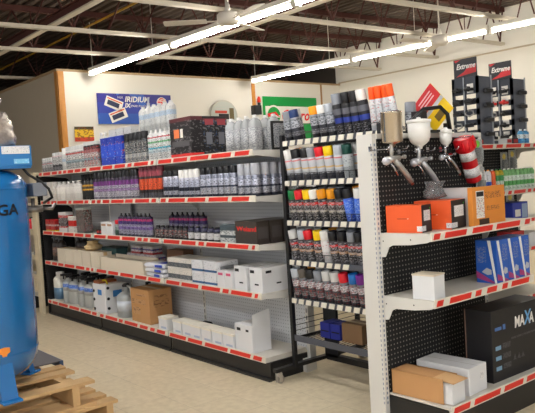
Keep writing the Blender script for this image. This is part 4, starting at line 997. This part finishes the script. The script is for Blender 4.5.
# base shelf
r = empty('open_cardboard_box', (1.225, 0.035, ZC), math.radians(3))
w, d, h, t = 0.31, 0.13, 0.125, 0.003
MB().box(-w/2, w/2, -d/2, -d/2+t, 0, h).box(-w/2, w/2, d/2-t, d/2, 0, h).box(-w/2, w/2, -d/2, d/2, 0, t).box(-w/2, w/2-0.06, -d/2, d/2, h-t, h).box(-w/2, -w/2+t, -d/2, d/2, 0, h).build('box', p_cardboard, r)
MB().prism([(w/2-0.065, h), (w/2-0.065, h-0.003), (w/2+0.06, h-0.014), (w/2+0.06, h-0.011)], 'y', -d/2+0.001, d/2).build('flap', mat('cardboard_light', (206, 164, 116), 0.7), r)
MB().box(-w/2+0.02, w/2+0.045, -d/2+0.012, d/2-0.008, t, h-0.018).build('inner_carton', p_whitebox, r)
tag(r, 'open brown cardboard box with a white carton sliding out', 'box')
r = empty('carton', (1.25, 0.235, ZC), math.radians(3))
MB().box(-0.16, 0.155, -0.085, 0.085, 0, 0.14, bev=0.003).build('box', p_whitebox, r); MB().box(0.155, 0.156, 0.02, 0.055, 0.06, 0.105).build('printed_label', sticker, r)
MB().box(-0.16, 0.155, -0.002, 0.002, 0.14, 0.1406).build('seam', mat('seam_grey', (190, 188, 182)), r)
tag(r, 'long white carton between the cardboard box and the big black box', 'box')
r = empty('boxed_tool', (1.39, 0.405, ZC), math.radians(-1))
MB().box(-0.165, 0, 0, 0.50, 0, 0.385, bev=0.003).build('box', mat('box_black', (22, 21, 25), 0.45, var=0.1), r)
MB().box(-0.1655, -0.159, -0.0015, 0.0, 0, 0.385).build('edge_band', mat('edge_brown', (120, 92, 80), 0.6), r)
lettering('MA', 0.085, r, (0.0012, 0.215, 0.262), SIDE, paper, bold=0.002, italic=0.1, sx=0.8); lettering('X', 0.11, r, (0.0012, 0.312, 0.262), SIDE, mat('letter_blue', (110, 170, 220), 0.4), bold=0.002, italic=0.15, sx=0.8)
lettering('A', 0.085, r, (0.0012, 0.362, 0.262), SIDE, paper, bold=0.002, italic=0.1, sx=0.8)
MB().box(0, 0.001, 0.03, 0.09, 0.275, 0.292).box(0, 0.001, 0.105, 0.128, 0.272, 0.300).build('blue_print', mat('print_blue', (70, 110, 170), 0.5), r)
m = MB(); 
for yy, zz in ((0.03, 0.17), (0.03, 0.115), (0.03, 0.06)): m.box(0, 0.001, yy, yy+0.05, zz, zz+0.022, 0); m.box(0, 0.001, yy+0.065, yy+0.14, zz, zz+0.028, 1)
for yy in (0.19, 0.23, 0.27): m.prism([(yy, 0.09), (yy+0.02, 0.12), (yy+0.035, 0.085)], 'x', 0, 0.001, 1)
m.box(0, 0.001, 0.18, 0.45, 0.205, 0.215, 1); m.build('pictures', [mat('pic_blue', (120, 160, 190)), printmat('pic_dark2', [(0, (70, 70, 74))], density=0.5, ink=(26, 26, 30), zr=(0, 1))], r)
tag(r, 'large black box with white and blue lettering on the base shelf', 'box')

# spray guns hanging on the pegboard
def peg_hook(y, z, parent, ox):
    MB().tube([(1.056-ox[0], y-ox[1], z-ox[2]), (1.175-ox[0], y-ox[1], z-ox[2]), (1.185-ox[0], y-ox[1], z+0.015-ox[2])], 0.003, seg=6).box(1.054-ox[0], 1.060-ox[0], y-0.012-ox[1], y+0.012-ox[1], z-0.006-ox[2], z+0.02-ox[2]).build('peg_hook', chrome, parent)
def gun(y, z, s, cupm, cuprof, label, bodym, lidm=None, ang=-52):
    """gun lies in the plane of the board, nozzle to -Y, grip down and to +Y"""
    ox = (1.14, y, z); r = empty('spray_gun', ox)
    MB().lathe(cuprof, seg=28).build('cup', cupm, r)
    if lidm: MB().lathe([(cuprof[-1][0]*1.04, cuprof[-1][1]), (cuprof[-1][0]*1.08, cuprof[-1][1]+0.004), (cuprof[-1][0]*1.08, cuprof[-1][1]+0.016), (cuprof[-1][0]*0.6, cuprof[-1][1]+0.020), (0.012, cuprof[-1][1]+0.022), (0.010, cuprof[-1][1]+0.030), (0.0, cuprof[-1][1]+0.030)], seg=28).build('cup_lid', lidm, r)
    b = MB(); b.cyl((0, -0.01, 0), (0, -0.012, -0.07*s), 0.010*s, seg=12)
    b.cyl((0, -0.055*s, -0.085*s), (0, 0.045*s, -0.075*s), 0.018*s, 0.016*s, seg=14)
    b.cyl((0, 0.045*s, -0.075*s), (0, 0.085*s, -0.072*s), 0.007*s, seg=10); b.cyl((0, 0.080*s, -0.072*s), (0, 0.095*s, -0.071*s), 0.011*s, seg=12)
    b.build('gun_body', bodym, r)
    MB().tube([(0, 0.01*s, -0.085*s), (0, 0.045*s, -0.115*s), (0, 0.10*s, -0.165*s), (0, 0.135*s, -0.205*s)], 0.015*s, seg=12).build('grip', bodym, r)
    MB().cyl((0, 0.132*s, -0.202*s), (0, 0.146*s, -0.218*s), 0.009*s, seg=10).build('air_fitting', mat('brass_red', (170, 80, 60), 0.4, metal=0.4), r)
    MB().lathe([(0.0, -0.022*s), (0.016*s, -0.016*s), (0.022*s, 0.0), (0.016*s, 0.016*s), (0.0, 0.022*s)], c=(0, -0.055*s, -0.090*s), seg=16).build('air_cap', mat('cap_satin', (200, 200, 206), 0.35, metal=0.5), r)
    MB().tube([(0, -0.02*s, -0.10*s), (0, 0.008*s, -0.13*s), (0, 0.03*s, -0.165*s)], 0.005*s, seg=8).build('trigger', chrome, r)
    for dy in (-0.075*s, 0.07*s): peg_hook(y+dy, z-0.03, r, ox)
    tag(r, label, 'spray gun')
alu = mat('gun_alu', (186, 184, 180), 0.35, metal=0.7)
gun(-0.015, 1.475, 1.0, steel, [(0.012, -0.02), (0.02, -0.005), (0.052, 0.004), (0.054, 0.01), (0.054, 0.150), (0.056, 0.154), (0.054, 0.160)], 'spray gun with cylindrical steel cup hanging on black pegboard', alu)
cupw = mat('cup_white', (236, 234, 228), 0.35)
gun(0.205, 1.460, 1.0, cupw, [(0.012, -0.02), (0.016, -0.005), (0.034, 0.006), (0.050, 0.022), (0.057, 0.045), (0.059, 0.075), (0.060, 0.118)], 'spray gun with large white cup and lid on pegboard', mat('gun_bright', (206, 206, 208), 0.3, metal=0.6), cupw)
gun(0.435, 1.462, 0.8, cupw, [(0.010, -0.015), (0.014, -0.004), (0.026, 0.006), (0.033, 0.022), (0.033, 0.062)], 'smaller spray gun with small white cup beside the red light', chrome, cupw)
r = empty('red_work_light', (1.125, 0.665, 1.37), 0); rot_ = Euler((math.radians(20), 0, 0))
redp = mat('red_plastic', (214, 26, 36), 0.35)
o = MB().lathe([(0.036, -0.135), (0.040, -0.125), (0.040, 0.050), (0.053, 0.065), (0.056, 0.125), (0.048, 0.135)], seg=22, power=3).build('body', redp, r, rot=rot_)
for za, zb in ((-0.10, -0.045), (0.0, 0.05)): MB().lathe([(0.0412, za), (0.0412, zb)], seg=22, power=3).build('wrap_label', sticker, r, rot=rot_)
m = MB()
for k in range(5): m.box(0.056*math.cos(k*0.6-1.2)-0.004, 0.056*math.cos(k*0.6-1.2)+0.006, 0.056*math.sin(k*0.6-1.2)-0.004, 0.056*math.sin(k*0.6-1.2)+0.004, 0.068, 0.12)
m.build('ribs', redp, r, rot=rot_)
peg_hook(0.62, 1.50, r, (1.125, 0.665, 1.37))
tag(r, 'red tubular work light with white labels hanging at pegboard right', 'light')
def blister(loc, w, h, mm, label, accent, rz=0.0):
    r = empty('blister_pack', loc, rz)
    MB().box(0, 0.002, -w/2, w/2, -h, 0, bev=0.0005).build('card', mm, r)
    MB().box(0.002, 0.022, -w*0.36, w*0.36, -h*0.9, -h*0.35, bev=0.006).build('blister', clearp, r)
    MB().cyl((0.002, 0, -h*0.2), (0.004, 0, -h*0.2), w*0.22, seg=16).build('printed_spot', accent, r)
    tag(r, label, 'packet')
cardg = printmat('card_grey', [(0, (180, 180, 176))], density=0.4, ink=(120, 124, 120), zr=(0, 1))
blister((1.075, 0.83, 1.49), 0.10, 0.15, cardg, 'clear hanging packet with green spot, upper right of pegboard', mat('spot_green', (120, 200, 60), 0.4))
blister((1.075, 0.845, 1.32), 0.09, 0.22, cardg, 'clear hanging packet below the green-spotted one', paper)
# ------------------------------------------------------------------ tool boards and stock on the second end cap
board = mat('board_slate', (62, 66, 76), 0.5); board2 = mat('board_grey', (96, 100, 110), 0.5)
hang = mat('hang_black', (26, 25, 27), 0.4); redl = mat('sign_red2', (200, 36, 40), 0.4)
def tool_board(x0, x1, y0, y1, label, red):
    r = empty('tool_display_board', (x0, y0, 1.4845)); w = x1-x0; d = y1-y0; H = 0.585
    m = MB(); cols = [(0, 0.10*w), (0.42*w, 0.52*w), (0.90*w, w)]
    for a, b in cols: m.box(a, b, 0, 0.012, 0, H)
    z = 0.0
    for k in range(7):
        m.box(0, w, 0.0, 0.012, z, z+0.05 if k < 6 else H); z += 0.088
        if k == 5: z = H-0.10
    m.build('slotted_front', board, r)
    MB().box(w-0.012, w, 0.012, d, 0, H-0.005).build('side_board', board2, r)
    MB().box(w+0.0, w+0.006, d-0.015, d, 0, H+0.01).box(0.45*w, 0.49*w, -0.008, 0, 0, H).build('channel_post', mat('post_alu', (176, 180, 186), 0.4, metal=0.4), r)
    s_ = MB().box(0.03, w*0.98, -0.004, 0.004, H, H+0.155).build('header_sign', mat('sign_black', (44, 42, 46), 0.4), r)
    MB().prism([(0.05, H+0.01), (w*0.96, H+0.03), (w*0.96, H+0.10), (w*0.7, H+0.09), (w*0.5, H+0.045)], 'y', -0.0048, -0.004).prism([(0.05, H+0.13), (0.10, H+0.15), (0.035, H+0.15)], 'y', -0.0048, -0.004).build('red_swoosh', redl, s_)
    lettering('Extreme', 0.062, s_, (0.055, -0.0056, H+0.072), FRONT, paper, italic=0.3, bold=0.0015, sx=0.85)
    rr = random.Random(int(x0*1000)+int(y0*100))
    for row_ in range(5):
        for c in range(2):
            xx = w*(0.26+0.45*c); zz = 0.08+row_*0.10
            t = MB(); k = rr.choice([0, 1, 2])
            t.cyl((xx, -0.004, zz+0.02), (xx, -0.05, zz+0.02), 0.003, seg=6)
            if k == 0:
                t.lathe([(0.0, -0.022), (0.018, -0.014), (0.024, 0.0), (0.018, 0.014), (0.0, 0.022)], c=(xx, -0.035, zz), seg=12); t.cyl((xx-0.04, -0.03, zz), (xx+0.04, -0.03, zz-0.005), 0.012, seg=10)
            elif k == 1:
                t.tube([(xx-0.035, -0.03, zz+0.015), (xx-0.04, -0.03, zz-0.01), (xx, -0.03, zz-0.028), (xx+0.04, -0.03, zz-0.01), (xx+0.035, -0.03, zz+0.015), (xx-0.01, -0.03, zz+0.022)], 0.007, seg=8)
            else:
                t.box(xx-0.04, xx+0.035, -0.045, -0.02, zz-0.018, zz+0.012, bev=0.006); t.cyl((xx+0.03, -0.03, zz), (xx+0.055, -0.03, zz+0.01), 0.009, seg=8)
            mm = hang if not (k == 1) else mat('link_silver', (170, 168, 164), 0.3, metal=0.8)
            if red and row_ == 3: mm = mat('hang_red', (210, 44, 36), 0.4)
            t.build('hanging_tool', mm, r)
            if rr.random() < 0.5: MB().box(xx-0.03, xx+0.03, -0.006, -0.004, zz-0.03, zz+0.045).build('backing_card', paper, r)
    for row_ in range(4):
        zz = 0.10+row_*0.12; t = MB(); t.cyl((w, d*0.5, zz+0.02), (w+0.05, d*0.5, zz+0.02), 0.003, seg=6)
        t.box(w+0.02, w+0.05, d*0.2, d*0.75, zz-0.02, zz+0.012, bev=0.006); t.build('hanging_tool', hang, r)
    tag(r, label, 'display')
tool_board(-0.070, 0.185, 2.235, 2.43, 'left of the two dark tool boards with black and red header', False)
tool_board(-0.070, 0.185, 2.76, 2.96, 'right tool board with black and red header, nearer the wall', True)
bottle('b_bw', 0.030, 0.13, printmat('p_bluewhite', [(0, (60, 140, 196)), (0.4, (206, 216, 220)), (0.7, (70, 150, 200))], density=0.3), cap_w)
row('b_bw', 0.262, 1, 0.07, 2.72, 1.4855, 'left small blue and white bottle beside the tool boards', '', None)
ORD.pop()
place('b_bw', (0.262, 2.80, 1.4855), plain='right small blue and white bottle beside the tool boards')
PROTO['b_bw']['label'] = 'left small blue and white bottle beside the tool boards'
for k, y in enumerate((2.10, 2.52, 2.62)):
    key = 'x_mid%d' % k
    carton(key, 0.08, 0.08, 0.055, [mat('mid_dk', (70, 50, 54), 0.5), mat('mid_w', (196, 196, 196), 0.5), mat('mid_dk', (70, 50, 54), 0.5)][k], labels=(('s', 0.1, 0.9, 0.3, 0.8, mat('mid_r', (190, 60, 60))),))
    place(key, (0.235, y, 1.4855), plain=['small dark carton below the left tool board', 'small grey carton between the two tool boards', 'small dark carton left of the blue and white bottles'][k])
ZD = 1.0955
def tubeproto(key, bm_, cm): bottle(key, 0.026, 0.19, bm_, cm, name='tube_bottle', cat='tube', sy=0.8, shoulder=0.8)
tubeproto('t_or', mat('t_orange', (240, 100, 40), 0.4), cap_w); tubeproto('t_wb', printmat('t_wb', [(0, (224, 224, 226)), (0.3, (40, 90, 190)), (0.5, (228, 228, 230))], density=0.15), capmat('orange', CAPS['orange']))
tubeproto('t_yg', printmat('t_yg', [(0, (206, 222, 210)), (0.5, (60, 150, 80)), (0.75, (196, 170, 40))], density=0.2), capmat('green', CAPS['green']))
tubeproto('t_gw', printmat('t_gw', [(0, (214, 226, 214)), (0.25, (96, 176, 96)), (0.45, (220, 230, 220)), (0.7, (130, 190, 120))], density=0.25, ink=(60, 130, 70)), cap_w)
seq = ['t_or', 't_wb', 't_wb', 't_or', 't_yg', 't_yg'] + ['t_gw']*8
LK = dict(t_or='orange tube with white cap', t_wb='white and blue tube with orange cap', t_yg='yellow-green tube with green cap', t_gw='green and white tube with white cap')
for k, key in enumerate(seq):
    place(key, (0.255, 2.09+k*0.061, ZD), (0, 0, 0), LK[key], 'on second end cap', 'tube', 'tubes on the second end cap', sort=2.09+k*0.061)
carton('x_royal', 0.16, 0.24, 0.15, mat('royal_blue', (34, 54, 160), 0.4), labels=(('s', 0.15, 0.5, 0.2, 0.6, paper), ('s', 0.6, 0.95, 0.1, 0.9, mat('royal_lt', (150, 170, 200)))))
place('x_royal', (0.21, 2.62, 0.8405), plain='royal blue box with white square seen beyond the orange packet')
carton('x_gcream', 0.14, 0.26, 0.10, p_creambox); place('x_gcream', (0.2, 2.28, 0.5905), plain='cream carton on the second end cap, below the royal blue box')
carton('x_gred', 0.14, 0.2, 0.15, printmat('p_gred', [(0, (190, 180, 170)), (0.5, (190, 50, 50))], density=0.4)); place('x_gred', (0.2, 2.60, 0.5905), plain='red and grey carton beside the cream one, second end cap')
carton('x_gwh', 0.14, 0.2, 0.12, p_whitebox); place('x_gwh', (0.2, 2.88, 0.5905), plain='white carton right of the red and grey one, second end cap')
yel = mat('spot_yellow', (232, 206, 90), 0.4)
blister((-0.065, 2.98, 1.43), 0.12, 0.20, cardg, 'hanging packet with yellow spot, left of two on far pegboard', yel)
blister((-0.065, 3.12, 1.45), 0.12, 0.20, cardg, 'hanging packet with yellow spot, right of two on far pegboard', yel)
blister((-0.065, 3.05, 1.04), 0.14, 0.16, cardg, 'hanging packet with yellow spot, below the green and white tubes', yel)
# left end cap stock
carton('x_l1', 0.12, 0.22, 0.12, p_creambox); place('x_l1', (-4.10, 0.14, 0.9105), plain='cream carton on the far left end cap, second shelf from top')
carton('x_l2', 0.16, 0.2, 0.10, mat('gry_c', (140, 136, 130), 0.5)); place('x_l2', (-4.10, 0.14, 0.6305), plain='grey carton on the far left end cap, middle shelf')
bottle('b_redc', 0.05, 0.13, redp, cap_b); place('b_redc', (-4.20, 0.05, 0.9105), plain='red container beside the blue tank, on far left end cap')

# ------------------------------------------------------------------ compressor on pallets
pw = mat('pallet_wood', (196, 160, 112), 0.8, var=0.16, vscale=9); pw2 = mat('pallet_wood_grey', (164, 140, 106), 0.85, var=0.2, vscale=7)
def pallet(loc, rz, nx, ny, planks, label, m1, st):
    """planks run along local y, stringers along local x; origin at far right corner on the floor"""
    r = empty('wooden_pallet', loc, rz)
    for x0, x1 in planks: MB().box(-x1, -x0, -ny, 0, 0.122, 0.14, bev=0.002).build('deck_board', m1, r)
    for y in st: MB().box(-nx, -0.004, y-0.02, y+0.02, 0.018, 0.122, bev=0.002).build('stringer', pw, r)
    for x0 in (0.0, nx*0.5-0.045, nx-0.09): MB().box(-x0-0.09, -x0, -ny, 0, 0, 0.018).build('bottom_board', m1, r)
    tag(r, label, 'pallet')
pallet((-0.09, -1.03, 0), math.radians(1), 1.0, 1.15, [(0, 0.09), (0.14, 0.23), (0.28, 0.37), (0.42, 0.51), (0.56, 0.65), (0.70, 0.79), (0.9, 1.0)], 'lower wooden pallet of the stack, its corner sticking out right', pw, (-0.05, -0.55, -1.1))
pallet((-0.10, -1.155, 0.1405), 0, 1.0, 1.10, [(0, 0.10), (0.27, 0.36), (0.40, 0.48)], 'upper wooden pallet carrying the blue compressor', pw, (-0.11, -0.56, -1.04))
r = empty('cardboard_sheet', (-0.635, -1.12, 0.281))
MB().box(-0.52, 0.0, -0.95, 0.0, 0, 0.006).box(-0.006, 0.0, -0.03, 0.0, 0.0, 0.006).build('sheet', mat('slate_card', (96, 92, 92), 0.7, var=0.1), r)
MB().box(-0.52, 0.0, 0.0, 0.004, -0.05, 0.006).box(0.0, 0.004, -0.02, 0.004, -0.05, 0.006).build('folded_edge', mat('slate_blue', (70, 92, 124), 0.6), r)
tag(r, 'dark grey sheet under the back of the blue tank', 'sheet')
cx, cy, zb = -0.40, -1.64, 0.2815
cr = empty('air_compressor', (cx, cy, zb))
blu = mat('tank_blue', (18, 104, 168), 0.22, coat=0.5, var=0.05, vscale=3)
RT = 0.28
MB().lathe([(0.0, 0.045), (0.10, 0.052), (0.18, 0.072), (0.235, 0.108), (0.268, 0.155), (RT, 0.215), (RT, 1.085), (0.276, 1.11), (0.255, 1.145), (0.20, 1.175), (0.10, 1.195), (0.0, 1.20)], seg=72).build('tank', blu, cr)
for zz in (0.215, 1.075): MB().lathe([(RT, zz), (RT+0.0015, zz+0.002), (RT+0.0015, zz+0.010), (RT, zz+0.012)], seg=72).build('weld_seam', blu, cr)
for a in (3, 118, 243):
    Mx = Matrix.Rotation(math.radians(a), 4, 'Z'); m = MB()
    m.prism([(0.225, 0.175), (0.275, 0.185), (0.325, 0.012), (0.285, 0.012)], 'y', -0.042, 0.042)
    m.box(0.27, 0.365, -0.05, 0.05, 0.0, 0.014, bev=0.004)
    m.prism([(0.16, 0.10), (0.235, 0.17), (0.285, 0.014), (0.27, 0.014)], 'y', -0.006, 0.006)
    for v in m.bm.verts: v.co = Mx @ v.co
    m.build('foot', blu, cr)
m = MB(); m.box(-0.33, 0.205, -0.27, 0.258, 1.185, 1.195); m.box(-0.33, 0.212, -0.275, 0.262, 1.195, 1.305, bev=0.006); m.cyl((0, 0, 1.17), (0, 0, 1.19), 0.16, seg=24)
m.build('motor_platform', mat('platform_blue', (22, 112, 178), 0.35), cr)
MB().box(0.212, 0.2132, 0.105, 0.252, 1.262, 1.302).build('white_sticker', sticker, cr)
MB().box(0.212, 0.2132, 0.165, 0.245, 1.210, 1.235).build('pale_blue_sticker', printmat('pbs', [(0, (120, 190, 226))], density=0.3, ink=(180, 216, 236), zr=(0, 1)), cr)
rr = random.Random(11); m = MB()
prof = [(0.215, 1.305), (0.225, 1.325), (0.228, 1.35), (0.222, 1.38), (0.214, 1.395), (0.22, 1.41), (0.21, 1.44), (0.20, 1.455), (0.203, 1.47), (0.185, 1.485), (0.165, 1.495), (0.168, 1.53), (0.172, 1.565), (0.15, 1.583), (0.0, 1.585)]
m.lathe(prof, seg=56, power=3)
for v in m.bm.verts:
    an = math.atan2(v.co.y, v.co.x)
    f = 0.020*math.sin(9*an+v.co.z*70) + 0.022*math.sin(v.co.z*210+1.5*math.sin(4*an)) + rr.uniform(-1, 1)*0.022
    v.co.x *= 1+f; v.co.y *= 1+f; v.co.z += rr.uniform(-0.004, 0.004) if v.co.z > 1.31 else 0
m.build('film_wrapped_pump', mat('wrap_film', (176, 166, 158), 0.2, metal=0.45, var=0.95, vscale=13, bump=1.0, bscale=26), cr)
nb = mat('letter_black', (14, 18, 26), 0.35)
lettering('GA', 0.080, cr, (0, 0, 0), None, nb, bend=(RT, math.radians(7), 0.945), sx=1.2, bold=0.002)
m = MB()
vs_l = []
for k in range(13):
    a = math.radians(-2+k*1.0); q = abs(k-6)/6.0
    zt = 0.268+0.005*(1-q); zl = 0.230+0.014*q - (0.012 if q < 0.35 else 0)
    vs_l.append((m.bm.verts.new(((RT+0.0012)*math.cos(a), (RT+0.0012)*math.sin(a), zl)), m.bm.verts.new(((RT+0.0012)*math.cos(a), (RT+0.0012)*math.sin(a), zt))))
for (a_, b_), (c_, d_) in zip(vs_l, vs_l[1:]): m.bm.faces.new((a_, c_, d_, b_))
m.build('orange_badge', mat('badge_orange', (236, 140, 40), 0.5), cr)
# pressure switch, hose and valve on the far side
MB().box(-0.09, 0.13, 0.285, 0.365, 1.03, 1.105, bev=0.005).build('pressure_switch', mat('switch_grey', (122, 126, 136), 0.5), cr)
MB().tube([(0.0, 0.27, 1.06), (0.0, 0.30, 1.06)], 0.015).build('switch_pipe', chrome, cr)
MB().tube([(0.12, 0.240, 1.19), (0.11, 0.275, 1.15), (0.12, 0.33, 1.112), (0.135, 0.37, 1.07), (0.14, 0.385, 1.02), (0.05, 0.37, 0.99)], 0.008).build('hose', black_plastic, cr)
MB().tube([(0.04, 0.265, 0.96), (0.05, 0.36, 0.96)], 0.020).tube([(0.05, 0.36, 0.96), (0.06, 0.41, 0.955), (0.065, 0.43, 0.985)], 0.010).cyl((0.045, 0.31, 0.95), (0.045, 0.31, 1.02), 0.011, seg=8).build('outlet_valve', mat('valve_brass', (130, 124, 118), 0.35, metal=0.6), cr)
tag(cr, 'tall blue upright air compressor tank on stacked wooden pallets', 'air compressor')

finish_labels()
